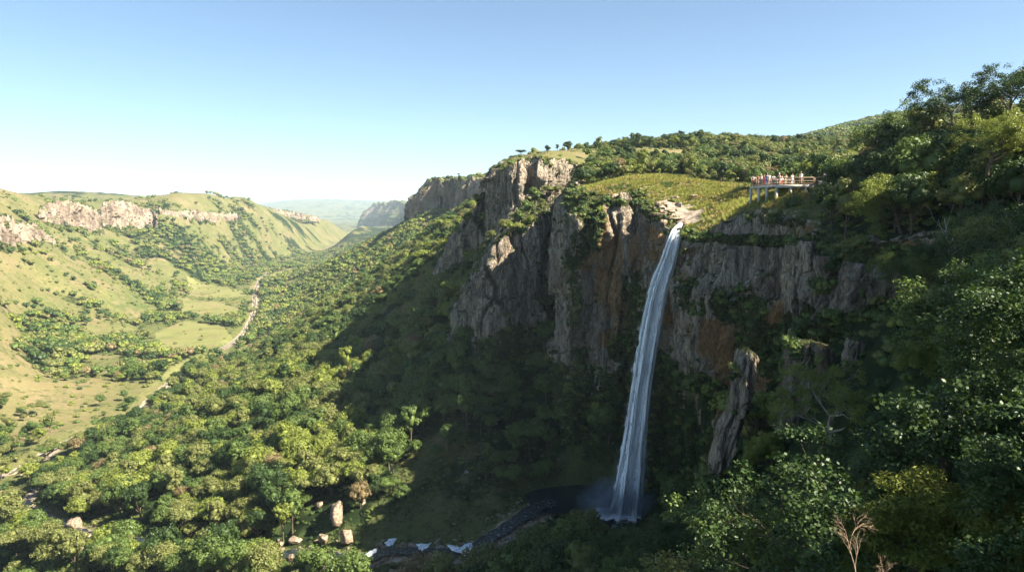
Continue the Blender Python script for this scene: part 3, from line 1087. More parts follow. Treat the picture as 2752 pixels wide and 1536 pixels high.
def with_mat(me, m, name):
    c = me.copy()
    c.name = name
    c.materials.clear()
    c.materials.append(m)
    return c


MIDCH = {(s, h): with_mat(MIDC[s], LEAF[h], 'crown') for s in SHAPES for h in range(5)}
FARM = [crown_far(300 + i, 2.6 + .3 * (i % 3), 2.2, 2.6) for i in range(4)]
FARC = [FARM[i].mesh('far_crown', LEAF[0]) for i in range(4)]
FARCH = [with_mat(FARC[i], LEAF[h], 'far_crown') for i in range(4) for h in range(5)]


def shrub(seed, r=1.0, n=260, leaf=.16):
    g = np.random.default_rng(seed)
    mb = MB()
    for i in range(6):
        a = i * 2.4
        c = np.array([math.cos(a) * r * .5, math.sin(a) * r * .5, r * g.uniform(.25, .6)])
        lr = r * g.uniform(.35, .55)
        lump_core(mb, c, (lr, lr, lr * .8), g, ICO1, .75)
        u = unit(n // 6, g)
        u[:, 2] = np.abs(u[:, 2]) * 1.1 - .1
        v, f = leaf_quads(c + u * lr * g.uniform(.75, 1.25, (len(u), 1)), u, leaf, g)
        mb.add(v, f)
    return mb


SHRM = [shrub(400 + i, .9 + .15 * i).mesh('shrub', LEAF[0]) for i in range(3)]
SHRCH = [with_mat(SHRM[i], LEAF[h], 'shrub') for i in range(3) for h in range(4)]


# near trees: real branching with sprays of leaves at the twig ends
def near_tree(seed, h, spread, flat=.3, levels=4, leaf=.115, per=44, spray=.42, trunk_r=.16, aspect=1.0, density=1.0, first=.35, droop=0.0):
    g = np.random.default_rng(seed)
    wood, tips = MB(), []

    def grow(p, d, L, r, lev):
        n = 4
        pts = [p]
        dd = d.copy()
        for k in range(n):
            dd = dd + g.normal(size=3) * .16 + np.array([0, 0, .05 - droop * .1])
            dd /= np.linalg.norm(dd)
            pts.append(pts[-1] + dd * L / n)
        rr = np.linspace(r, r * .6, n + 1)
        wood.tube(pts, rr, 6 if lev < 2 else 4, False)
        if lev >= levels:
            tips.append((pts[-1], dd))
            tips.append((pts[-2], dd))
            return
        if lev >= 2:
            tips.append((pts[-2], dd))
        kids = g.integers(3, 5) if lev > 0 else g.integers(4, 6)
        for k in range(kids):
            a = k * 2 * math.pi / kids + g.uniform(-.5, .5)
            side = np.cross(dd, np.array([math.cos(a), math.sin(a), .3]))
            side /= np.linalg.norm(side) + 1e-9
            w = g.uniform(.65, 1.15) * (1.15 if lev == 0 else 1)
            nd = dd + side * w
            nd[2] = nd[2] * (1 - flat * .45) + (.1 if lev < 2 else 0)
            nd /= np.linalg.norm(nd)
            j = g.integers(2, n + 1) if k else n
            grow(pts[j], nd, L * g.uniform(.58, .78) * (spread if lev == 0 else 1), rr[j] * .62, lev + 1)
    grow(np.array([0, 0, -.6]), np.array([g.uniform(-.15, .15), g.uniform(-.15, .15), 1.0]), h * first + .6, trunk_r, 0)
    mb = MB()
    keep = int(len(tips) * density)
    idx = g.permutation(len(tips))[:keep]
    for i in idx:
        p, d = tips[i]
        u = unit(per, g)
        u[:, 2] *= .55
        pos = p + d * .15 + u * spray * g.uniform(.25, 1.0, (per, 1)) ** .7
        nr = u * .5 + np.array([0, 0, .8])
        v, f = leaf_quads(pos, nr, leaf, g, aspect, .6)
        mb.add(v, f)
    return wood, mb


NEAR = {}
nspec = [('spreading', dict(h=5.6, spread=1.05, flat=.75)), ('rounded', dict(h=5.4, spread=.9, flat=.2)), ('layered', dict(h=5.2, spread=1.25, flat=1.0)),
         ('upright', dict(h=6.4, spread=.8, flat=.0, first=.42)), ('ragged', dict(h=5.6, spread=1.1, flat=.5, density=.62))]
for i, (sname, kw) in enumerate(nspec):
    w, c = near_tree(500 + i * 7, **kw)
    wm = w.mesh('trunk', BARK)
    cm = c.mesh('crown', LEAF[0])
    NEAR[sname] = (wm, {h: with_mat(cm, LEAF[h], 'crown') for h in range(5)})
    co = np.empty(len(cm.vertices) * 3, np.float32)
    cm.vertices.foreach_get('co', co)
    co = co.reshape(-1, 3)
    NEAR[sname] += (float(np.percentile(np.hypot(co[:, 0], co[:, 1]), 92)), float(co[:, 2].max()), len(cm.polygons))
    print('near', sname, NEAR[sname][2:])

# ------------------------------------------------------------------ stuff by geometry nodes
def scatter_gn(name, label, cat, pts, scl, rotz, idx, protos, kind='stuff', tilt=None):
    me = bpy.data.meshes.new(name)
    n = len(pts)
    me.vertices.add(n)
    me.vertices.foreach_set('co', np.asarray(pts, np.float32).ravel())
    a = me.attributes.new('scl', 'FLOAT', 'POINT')
    a.data.foreach_set('value', np.asarray(scl, np.float32))
    a = me.attributes.new('rot', 'FLOAT_VECTOR', 'POINT')
    rv = np.zeros((n, 3), np.float32)
    rv[:, 2] = rotz
    if tilt is not None:
        rv[:, :2] = tilt
    a.data.foreach_set('vector', rv.ravel())
    a = me.attributes.new('idx', 'INT', 'POINT')
    a.data.foreach_set('value', np.asarray(idx, np.int32))
    me.update()
    o = link(name, me)
    tag(o, label, cat, kind=kind)
    pc = bpy.data.collections.new(name + '_kinds')
    for k, p in enumerate(protos):
        q = bpy.data.objects.new('%s_kind_%03d' % (name, k), p)
        pc.objects.link(q)
    ng = bpy.data.node_groups.new(name, 'GeometryNodeTree')
    ng.interface.new_socket('Geometry', in_out='INPUT', socket_type='NodeSocketGeometry')
    ng.interface.new_socket('Geometry', in_out='OUTPUT', socket_type='NodeSocketGeometry')
    N = ng.nodes.new
    gi, go = N('NodeGroupInput'), N('NodeGroupOutput')
    ci = N('GeometryNodeCollectionInfo')
    ci.inputs['Collection'].default_value = pc
    ci.inputs['Separate Children'].default_value = True
    ci.inputs['Reset Children'].default_value = True
    ip = N('GeometryNodeInstanceOnPoints')
    ip.inputs['Pick Instance'].default_value = True

    def na(nm, ty):
        q = N('GeometryNodeInputNamedAttribute')
        q.data_type = ty
        q.inputs['Name'].default_value = nm
        return q.outputs['Attribute']
    L = ng.links.new
    L(gi.outputs[0], ip.inputs['Points'])
    L(ci.outputs[0], ip.inputs['Instance'])
    L(na('idx', 'INT'), ip.inputs['Instance Index'])
    e = N('FunctionNodeEulerToRotation')
    L(na('rot', 'FLOAT_VECTOR'), e.inputs[0])
    L(e.outputs[0], ip.inputs['Rotation'])
    L(na('scl', 'FLOAT'), ip.inputs['Scale'])
    L(ip.outputs[0], go.inputs[0])
    md = o.modifiers.new('scatter', 'NODES')
    md.node_group = ng
    return o


# ------------------------------------------------------------------ where the trees stand
def jgrid(x0, x1, y0, y1, sp, g):
    xs, ys = np.meshgrid(np.arange(x0, x1, sp), np.arange(y0, y1, sp))
    x, y = xs.ravel(), ys.ravel()
    return x + g.uniform(-.45, .45, len(x)) * sp, y + g.uniform(-.45, .45, len(y)) * sp


g = np.random.default_rng(77)
bands = [(0, 75, 2.9), (75, 170, 2.9), (170, 420, 3.25), (420, 900, 4.6), (900, 1700, 7.5)]
allx = []
for r0, r1, sp in bands:
    x, y = jgrid(-r1, r1, -35 if r1 < 200 else 0, r1, sp, g)
    r = np.hypot(x, y)
    th = np.degrees(np.arctan2(x, y))
    lim = 44 if r0 >= 170 else 48
    m = (r >= r0) & (r < r1) & (np.abs(th) < lim)
    # trees outside the frame on the near hillside still throw shade into the gorge
    m |= (r >= max(r0, 14)) & (r < min(r1, 160)) & (th > 0) & (th < 115)
    allx.append(np.stack([x[m], y[m], np.full(m.sum(), sp)], 1))
T = np.vstack(allx)
h, de, dr, fld, rk, up = terrain(T[:, 0], T[:, 1])
r = np.hypot(T[:, 0], T[:, 1])
clump = fbm(T[:, 0] / 14, T[:, 1] / 14, 71, 3) * .35
pr = de + clump * (1 - np.abs(2 * de - 1)) - .12
# clear the deck, the grass bank, the stream bed and the brink
plat = (np.abs(T[:, 0] - 40) < 8.5) & (T[:, 1] > 96) & (T[:, 1] < 114)
pr[plat] = -1
bank = (T[:, 0] > 22) & (T[:, 0] < 44) & (T[:, 1] > 99) & (T[:, 1] < 128) & up
pr[bank] = -1
pr[np.hypot(T[:, 0], T[:, 1]) < 19] = -1
brink = pdist(T[:, 0], T[:, 1], RIMS)
pr[pdist(T[:, 0], T[:, 1], np.array([(22, 128), (15.5, 86)])) < 6.5] = -1
# open ground beside the boulders and the foot of the fall
for cx_, cy_, cd_, cr_ in [(845, 1285, 139, 4.5), (868, 1345, 130, 3.5), (800, 1385, 127, 5), (750, 1395, 128, 4), (545, 1372, 137, 3), (215, 1345, 155, 6), (255, 1360, 152, 5), (805, 1265, 141, 3),
                           (1580, 1290, 128, 6), (1160, 1390, 121, 4), (1230, 1352, 124, 4), (1060, 1384, 121, 4), (980, 1370, 121, 3.5), (930, 1395, 121, 3),
                           (2035, 700, 80, 4), (2080, 690, 74, 3), (2035, 960, 63, 4), (2015, 1080, 62, 4), (1850, 1060, 64, 4), (1885, 930, 66, 4), (1815, 1200, 62, 4), (1900, 1310, 48.8, 3.2), (1830, 1310, 59.5, 3.5), (1860, 1310, 52, 3.2), (2100, 985, 50, 3.6), (1950, 1110, 63, 3), (2310, 870, 43.8, 2.8), (2230, 1250, 34, 2.2), (2170, 665, 74, 3.5), (2385, 1300, 20.5, 2.5), (2355, 690, 52, 3.0), (2160, 900, 58, 3), (1890, 700, 105, 4)]:
    w_ = at(cx_, cy_, cd_)
    dn_ = w_[:2] / np.hypot(*w_[:2])
    seg_ = np.array([w_[:2], w_[:2] - dn_ * (14 if (cd_ < 126 and cd_ > 110) or 35 < cd_ < 78 else 9)])
    pr[pdist(T[:, 0], T[:, 1], seg_) < cr_] = -1
pr[(brink < 1.6) & (r < 400)] = -1
pr[(~up) & (brink < 2.6) & (r < 400)] = -1
keep = (g.uniform(0, 1, len(T)) < np.clip(pr * 1.35, 0, 1))
keep &= pr > .06
T, h, de, dr, up, r = T[keep], h[keep], de[keep], dr[keep], up[keep], r[keep]
n = len(T)
sp = T[:, 2]
scl = (np.where((sp > 3.1) & (sp < 3.4), 3.6, np.where(sp == 2.9, 3.1, sp)) / 3.6) * g.choice([.62, .85, 1.0, 1.2, 1.42], n, p=[.14, .26, .30, .2, .10]) * g.uniform(.92, 1.08, n) * (.62 + .38 * sstep(.1, .7, de))
scl = np.where(r < 170, scl * 1.12, scl)
scl = np.where(up & (r > 135), scl * .68, scl)
scl = np.where(r > 420, np.minimum(scl, 1.35), scl)
# looks follow patches of species, but ravine shade is put into the hues
pn1 = fbm(T[:, 0] / 30, T[:, 1] / 30, 81, 2) + g.normal(size=n) * .45 + .25
hue = np.digitize(pn1, [-.20, .24, .78])
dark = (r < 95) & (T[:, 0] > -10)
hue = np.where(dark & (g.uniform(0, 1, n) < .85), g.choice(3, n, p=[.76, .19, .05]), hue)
rav = (np.hypot(T[:, 0] + 2, T[:, 1] - 155) < 46) & ~up & (T[:, 0] > -28)
hue = np.where(rav & (hue > 1), 1, hue)  # pale hues held back here: shade painted into the ravine crowns
hue = np.where((g.uniform(0, 1, n) < .035) & ~rav & (r > 100), 4, hue)
shp = g.choice(5, n, p=[.30, .24, .16, .10, .20])
rot = g.uniform(0, 2 * np.pi, n)
pos = np.stack([T[:, 0], T[:, 1], h - .25], 1)
print('trees', n)

# which trees show largest: paint the crowns near to far
px, py, dep = project(pos[:, 0], pos[:, 1], pos[:, 2] + 3.8 * scl)
order = np.argsort(r)
S_ = 3.0
idb = np.full((int(1438 / S_), int(2576 / S_)), False)
area = np.zeros(n)
TR = np.where(r < 75, 2.4, 2.9)
hh, ww = idb.shape
ground_ok = np.ones(n, bool)
fr = np.linspace(.25, .96, 26)
cand = np.where((px > -40) & (px < 2620) & (py > 0) & (py < 1480) & (dep > 2) & (r < 330))[0]
for f in fr:
    tx, ty, tz = pos[cand, 0] * f, pos[cand, 1] * f, (pos[cand, 2] + 4.2 * scl[cand]) * f
    gh = terrain(tx, ty)[0]
    ground_ok[cand] &= ~(gh > tz + 1.0)
for i in order:
    if r[i] > 330:
        break
    if not (-40 < px[i] < 2620 and 0 < py[i] < 1480) or not ground_ok[i] or dep[i] < 2:
        continue
    rad = TR[i] * scl[i] / dep[i] * FPX / K / S_
    cx, cy = px[i] / S_, py[i] / S_
    x0, x1, y0, y1 = int(max(0, cx - rad)), int(min(ww, cx + rad + 1)), int(max(0, cy - rad)), int(min(hh, cy + rad + 1))
    if x1 <= x0 or y1 <= y0:
        continue
    yy, xx = np.ogrid[y0:y1, x0:x1]
    mk = (xx - cx) ** 2 + (yy - cy) ** 2 < rad * rad
    sub = idb[y0:y1, x0:x1]
    area[i] = (mk & ~sub).sum()
    sub |= mk
pick = np.argsort(-area)[:285]
pick = pick[area[pick] > 2]
isone = np.zeros(n, bool)
isone[pick] = True
print('individual trees', len(pick), 'smallest', area[pick].min(), 'farthest', r[pick].max())
NEARN = list(NEAR)
nshp = g.integers(0, 5, n)
rest = ~isone & (r < 78)
# remaining trees: three masses
nearproto, nkey = [], []
for k in NEARN:
    for hh_ in range(5):
        nearproto.append(NEAR[k][1][hh_])
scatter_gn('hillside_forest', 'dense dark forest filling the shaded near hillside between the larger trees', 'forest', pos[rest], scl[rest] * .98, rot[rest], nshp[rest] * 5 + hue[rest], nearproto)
m = ~isone & (r >= 78) & (r < 430)
midproto = [MIDCH[(s, hh_)] for s in SHAPES for hh_ in range(5)]
scatter_gn('valley_forest', 'sunlit green forest canopy covering the valley slope beyond the larger trees', 'forest', pos[m], scl[m], rot[m], shp[m] * 5 + hue[m], midproto)
m = ~isone & (r >= 430)
scatter_gn('distant_forest', 'distant bluish-green woods dotting the far valley slopes', 'forest', pos[m], scl[m] * 1.05, rot[m], g.integers(0, 4, m.sum()) * 5 + hue[m], FARCH)
# ------------------------------------------------------------------ individual trees
SUNEL, SUNAZ = 43.0, 110.0     # azimuth clockwise from +Y (the view direction)
LM = [('the foot of the waterfall', 1580, 1270), ('the waterfall lip', 1705, 575), ('the viewing platform', 1960, 470), ('the tall sunlit boulder', 845, 1280),
      ('the boulders by the stream', 770, 1375), ('the white rapids', 1160, 1390), ('the lit corner of the shadow edge', 1110, 1095), ('the dead pale trunks', 2340, 600),
      ('the bare twigs', 2110, 1400), ('the rust-stained cave wall', 1820, 920), ('the plateau boulders', 1625, 475), ('the long curved meadow', 600, 890),
      ('the lit buttress ledge', 1300, 570), ('the pale sandbank', 70, 1235), ('the slabs at lower left', 230, 1345), ('the foreground glossy bush', 2380, 1280),
      ('the grey rock pillar', 2030, 980), ('the distant wooded hill', 2200, 300), ('the plateau skyline', 1700, 340), ('the cliff-top meadow', 1640, 440),
      ('the feathery cliffside bush', 1870, 1320), ('the branchy sunlit tree', 2110, 990), ('the river bend', 420, 970), ('the foot of the great buttress', 1220, 900),
      ('the pool', 1430, 1270), ('the lower left corner', 40, 1400), ('the middle of the sunlit forest', 500, 1180), ('the dark ravine slope', 1150, 1200),
      ('the upper right corner', 2500, 150), ('the right edge', 2560, 800)]
ORD = ['', 'second ', 'third ', 'fourth ', 'fifth ', 'sixth ', 'seventh ', 'eighth ', 'ninth ', 'tenth ', 'eleventh ', 'twelfth ']
used = {}


def tree_label(i, sname, hname):
    x, y = px[i], py[i]
    best = min(LM, key=lambda l: (l[1] - x) ** 2 + (l[2] - y) ** 2)
    dx, dy = x - best[1], y - best[2]
    if abs(dx) > abs(dy) * 1.2:
        d = 'right of' if dx > 0 else 'left of'
    else:
        d = 'below' if dy > 0 else 'above'
    return hname, sname, d, best[0], math.hypot(dx, dy)


info = []
for i in pick:
    sname = NEARN[nshp[i]] if r[i] < 78 else SHAPES[shp[i]]
    info.append((int(i),) + tree_label(i, sname, HUES[hue[i]]))
info.sort(key=lambda a: (a[1], a[2], a[3], a[4], a[5]))
prev, cnt = None, 0
TRGRP = 'trees of the gorge forest'
first_tree = None
for i, hn, sn, d, lm, dist in info:
    key = (hn, sn, d, lm)
    cnt = cnt + 1 if key == prev else 0
    prev = key
    label = '%s %s-crowned tree, %sclosest %s %s' % (hn, sn.replace('-topped', ''), ORD[min(cnt, 11)], d, lm)
    if sn == 'tall':
        label = label.replace('tall-crowned', 'tall-crowned')
    t = link('broadleaf_tree', None, loc=tuple(pos[i]), rot=(0, 0, float(rot[i])), scale=(float(scl[i]),) * 3)
    tag(t, label, 'tree', 'trees of the gorge forest')
    if r[i] < 78:
        link('trunk', NEAR[sn][0], t)
        link('crown', NEAR[sn][1][hue[i]], t)
    else:
        link('trunk', MIDT[sn], t)
        link('crown', MIDCH[(sn, int(hue[i]))], t)


def ground_z(x, y):
    return float(terrain(np.array([x]), np.array([y]))[0][0])


def special_tree(name, label, cat, loc, trunk, crown, sc=1.0, rz=0.0, group=None):
    t = link(name, None, loc=loc, rot=(0, 0, rz), scale=(sc,) * 3)
    tag(t, label, cat, group)
    if trunk is not None:
        link('trunk', trunk, t)
    if crown is not None:
        link('crown', crown, t)
    return t


# skyline trees on the plateau brink and hill top, each its own outline
SKY = [(1258, 413, 214, .45, 'domed', 0, 'small dark tree perched on the left brink of the great buttress'),
       (1310, 382, 224, .36, 'flat-topped', 0, 'lone umbrella-shaped tree on the skyline, leftmost above the buttress'),
       (1340, 382, 238, .28, 'domed', 1, 'little round bush on the skyline right of the leftmost umbrella tree'),
       (1377, 378, 240, .38, 'domed', 0, 'round dark bush on the grassy skyline above the buttress'),
       (1402, 370, 252, .30, 'tall', 0, 'thin upright tree on the skyline left of a squat bush'),
       (1428, 368, 262, .50, 'broad', 0, 'dark bushy tree on the skyline in the middle of the grass crest'),
       (1452, 375, 268, .35, 'many-lobed', 1, 'pale green bush low on the skyline between two darker trees'),
       (1500, 365, 280, .50, 'domed', 0, 'compact dark round tree alone on the skyline above the brown grass'),
       (1545, 360, 292, .55, 'broad', 0, 'wide dark tree on the skyline beside a taller umbrella tree'),
       (1570, 352, 296, .52, 'flat-topped', 0, 'taller umbrella tree standing clear against the sky above the meadow'),
       (1632, 348, 315, .62, 'flat-topped', 0, 'broad umbrella tree at the left end of the skyline wood'),
       (1700, 336, 330, .85, 'flat-topped', 0, 'high flat tree rising where the skyline wood begins to peak'),
       (1830, 336, 340, .75, 'domed', 0, 'dark domed tree at the highest point of the skyline wood'),
       (1972, 340, 345, .42, 'tall', 0, 'tiny solitary tree poking above the skyline wood left of the far hill')]
for a, b, d, s, shn, hu, lab in SKY:
    w = at(a, b, d)
    gz = ground_z(w[0], w[1])
    special_tree('skyline_tree', lab, 'tree', (w[0], w[1], gz - .3), MIDT[shn], MIDCH[(shn, hu)], s * 1.25, a * .7, 'trees on the plateau skyline')

# trees on the ledge of the great buttress
LEDGE = [(1385, 482, 184, .80, 'flat-topped', 2, 'pale spreading tree at the right tip of the sunlit cliff ledge'),
         (1345, 490, 182, .85, 'domed', 1, 'green domed tree high on the sunlit cliff ledge'),
         (1362, 520, 179, .62, 'tall', 2, 'slim olive tree below the spreading one on the cliff ledge'),
         (1325, 520, 178, .70, 'many-lobed', 1, 'green lobed tree in the middle of the cliff ledge'),
         (1305, 545, 174, .70, 'domed', 1, 'green domed tree low on the sunlit cliff ledge'),
         (1335, 555, 172, .62, 'broad', 3, 'bright yellow-green tree over the brink of the cliff ledge'),
         (1270, 565, 172, .60, 'broad', 2, 'olive bushy tree on the ledge above the lit rock face'),
         (1285, 570, 169, .5, 'many-lobed', 3, 'small yellow-green tree drooping over the lit rock face'),
         (1235, 590, 170, .50, 'broad', 2, 'low olive tree at the left shoulder of the lit rock face'),
         (1215, 620, 171, .42, 'domed', 2, 'small olive bush at the outer edge of the lit rock face'),
         (1200, 500, 236, .75, 'domed', 2, 'pale tree against the blue shadow left of the great buttress'),
         (1175, 545, 238, .7, 'broad', 2, 'olive tree on the crest of the small rib left of the buttress'),
         (1150, 580, 240, .6, 'domed', 3, 'yellow-green tree lower on the crest of the small rib'),
         (1215, 545, 232, .7, 'many-lobed', 1, 'green tree beside the upper wall behind the small rib')]
for a, b, d, s, shn, hu, lab in LEDGE:
    w = at(a, b, d)
    special_tree('ledge_tree', lab, 'tree', (w[0], w[1], w[2] - 4.3 * s), MIDT[shn], MIDCH[(shn, hu)], s, a * .31, 'trees on the buttress ledges')

def settle(px, py, d_old, H0, lo=.45, hi=2.2):
    """distance at which something of height H0 (at d_old) seen at this pixel stands on the ground"""
    ds = np.linspace(d_old * lo, d_old * hi, 500)
    r_ = ray(px, py)
    P_ = r_[None] * (ds / r_[1])[:, None]
    gz_ = terrain(P_[:, 0], P_[:, 1])[0]
    ok = P_[:, 2] - gz_ <= H0 * ds / d_old
    return float(ds[np.argmax(ok)]) if ok.any() else d_old


# ------------------------------------------------------------------ close plants on the right
w, c = near_tree(901, 3.2, 1.0, .3, levels=4, leaf=.075, per=64, spray=.34, trunk_r=.09, aspect=1.6, first=.22)
BUSHW, BUSHC = w.mesh('trunk', BARK), c.mesh('crown', LEAF[3])
w, c = near_tree(905, 3.0, 1.15, .2, levels=4, leaf=.052, per=120, spray=.36, trunk_r=.10, aspect=2.1, first=.2)
GLW, GLC = w.mesh('trunk', BARK), c.mesh('crown', leaf_mat('glossy_foliage', (.045, .065, .010), (.150, .165, .028), .25, .18, .6))
w, c = near_tree(911, 4.6, 1.2, .7, levels=4, leaf=.09, per=50, spray=.30, trunk_r=.13, density=.55, first=.3)
BRW, BRC = w.mesh('trunk', PALE_BARK), c.mesh('crown', LEAF[3])
NEARP = [
    (2385, 1300, 17.0, 1.15, GLW, GLC, 'glossy_bush', 'big bush of large glossy leaves catching the sun at lower right', 'bush'),
    (2560, 1330, 14.5, 1.0, GLW, GLC, 'glossy_bush', 'glossy-leaved bush cut by the lower right corner', 'bush'),
    (2230, 1250, 24.0, .6, GLW, GLC, 'glossy_bush', 'smaller glossy sprig left of the big glossy bush', 'bush'),
    (1900, 1310, 34.0, 1.05, BUSHW, BUSHC, 'cliffside_bush', 'feathery yellow-green bush lit against the black ravine, right half', 'bush'),
    (1830, 1310, 36.0, .85, BUSHW, BUSHC, 'cliffside_bush', 'feathery yellow-green bush lit against the black ravine, left half', 'bush'),
    (1950, 1110, 46.0, .85, BUSHW, BUSHC, 'cliffside_bush', 'small sunlit bush at the foot of the grey rock pillar', 'bush'),
    (2100, 985, 40.0, 1.05, BRW, BRC, 'branchy_tree', 'sunlit tree with bare pale branches in front of the grey rock pillar', 'tree'),
    (2310, 870, 34.0, .9, BUSHW, BUSHC, 'hillside_bush', 'sunlit pale bush right of the pillar beneath the dead trunks', 'bush'),
    (2170, 665, 60.0, 1.35, NEAR['rounded'][0], NEAR['rounded'][1][2], 'hillside_tree', 'rounded olive tree catching sun at the top right of the cliff', 'tree'),
    (2480, 800, 27.0, 1.0, NEAR['layered'][0], NEAR['layered'][1][1], 'hillside_tree', 'dense layered tree near the right edge below the dead trunks', 'tree'),
    (2540, 660, 30.0, .9, NEAR['spreading'][0], NEAR['spreading'][1][2], 'hillside_tree', 'olive spreading tree touching the right edge', 'tree'),
    (2270, 510, 68.0, 1.1, NEAR['layered'][0], NEAR['layered'][1][3], 'hillside_tree', 'bright yellow-green layered tree above the dead pale trunks', 'tree'),
    (2130, 440, 92.0, .95, NEAR['rounded'][0], NEAR['rounded'][1][1], 'hillside_tree', 'rounded tree at the right end of the viewing platform', 'tree'),
    (2490, 350, 66.0, 1.0, NEAR['layered'][0], NEAR['layered'][1][3], 'hillside_tree', 'yellow-green flat-layered tree high on the right slope', 'tree'),
    (2400, 255, 82.0, 1.35, NEAR['spreading'][0], NEAR['spreading'][1][0], 'hillside_tree', 'wide dark tree breaking the skyline at upper right', 'tree'),
    (2540, 215, 76.0, 1.3, NEAR['spreading'][0], NEAR['spreading'][1][0], 'hillside_tree', 'highest dark tree on the skyline at the right edge', 'tree'),
    (2240, 330, 96.0, 1.5, NEAR['spreading'][0], NEAR['spreading'][1][1], 'hillside_tree', 'big spreading tree in front of the distant wooded hill', 'tree'),
    (1592, 1335, 112.0, .62, NEAR['spreading'][0], NEAR['spreading'][1][0], 'hillside_tree', 'small dark tree overlapping the lower right edge of the waterfall foot', 'tree'),
    (1500, 1400, 88.0, .8, NEAR['rounded'][0], NEAR['rounded'][1][0], 'hillside_tree', 'dark rounded tree mound just below the foot of the waterfall', 'tree')]
for a, b, d, s, tm, cm, nm, lab, cat in NEARP:
    w = at(a, b, d)
    top = {GLC: 2.2, BUSHC: 2.4, BRC: 3.6}.get(cm, 3.6)
    dn = settle(a, b, d, top * s * .75, .45, 1.3 if d > 60 else 2.2)
    print('settle', nm, a, b, d, round(dn, 1))
    s = s * dn / d
    w = at(a, b, dn)
    special_tree(nm, lab, cat, (w[0], w[1], w[2] - top * s * .75), tm, cm, s, a * .13, 'sunlit plants on the near slope' if 'bush' in nm else None)


def bare_tree(name, label, cat, loc, seed, h, r0, m, levels=3, spread=1.0, tw=3):
    g = np.random.default_rng(seed)
    mb, tw_ = MB(), MB()

    def grow(p, d, L, r, lev):
        pts = [p]
        dd = d
        for k in range(5):
            dd = dd + g.normal(size=3) * .13
            dd = dd / np.linalg.norm(dd)
            pts.append(pts[-1] + dd * L / 5)
        (mb if lev < 2 else tw_).tube(pts, np.linspace(r, r * .45, 6), 6 if lev < 2 else 4)
        if lev < levels:
            for k in range(tw):
                a = g.uniform(0, 6.28)
                sd = np.cross(dd, [math.cos(a), math.sin(a), .2])
                nd = dd + sd * g.uniform(.35, .8) * spread
                nd /= np.linalg.norm(nd)
                grow(pts[g.integers(2, 6)], nd, L * g.uniform(.45, .7), r * .5, lev + 1)
    grow(np.zeros(3), np.array([g.uniform(-.2, .1), 0, 1.0]), h, r0, 0)
    t = link(name, None, loc=loc)
    tag(t, label, cat)
    link('trunk', mb.mesh('trunk', m, True), t)
    if tw_.n:
        link('branches', tw_.mesh('branches', m, True), t)
    return t


w = at(2365, 800, settle(2365, 800, 52, .3))
bare_tree('dead_tree', 'tall dead pale trunk leaning left above the forked boughs on the right slope', 'dead tree', tuple(w), 31, 6.2, .11, PALE_BARK, 2, .7, 2)
w = at(2392, 790, settle(2392, 790, 54, .3))
bare_tree('dead_tree', 'straight dead pale trunk just right of the leaning one', 'dead tree', tuple(w), 37, 5.6, .09, PALE_BARK, 2, .6, 2)
TWIG = simple_mat('dry_twig', (.42, .30, .20), .9, .2, 6, .1, .01)
w = at(2150, 1470, 13.5)
bare_tree('bare_twigs', 'leafless reddish twigs fanning up at the bottom edge', 'dead shrub', tuple(w), 41, .75, .012, TWIG, 4, .9, 4)
w = at(2215, 1475, 13.0)
bare_tree('bare_twigs', 'second smaller spray of leafless twigs at the bottom edge, further right', 'dead shrub', tuple(w), 47, .5, .009, TWIG, 4, .9, 4)

# ------------------------------------------------------------------ rocks
def rock_mesh(seed, size, m, sub=ICO3, blocky=.5):
    g = np.random.default_rng(seed)
    v, f = sub
    v = v.copy()
    k = 13
    for _ in range(k):            # split planes cut flat faces
        nn = unit(1, g)[0]
        off = g.uniform(.42, .80)
        d = v @ nn - off
        v = v - np.where(d > 0, d, 0)[:, None] * nn[None] * 1.0
    nz = fbm(v[:, 0] * 2.2 + seed, v[:, 1] * 2.2 + v[:, 2] * 1.7, seed, 4)
    v = v * (1 + .16 * nz[:, None])
    v = v + fbm(v[:, 0] * 6 + seed, v[:, 2] * 6 + v[:, 1] * 5, seed + 9, 3)[:, None] * .04
    v = v * np.array(size)
    return mesh_np('rock', v, f, m, False)


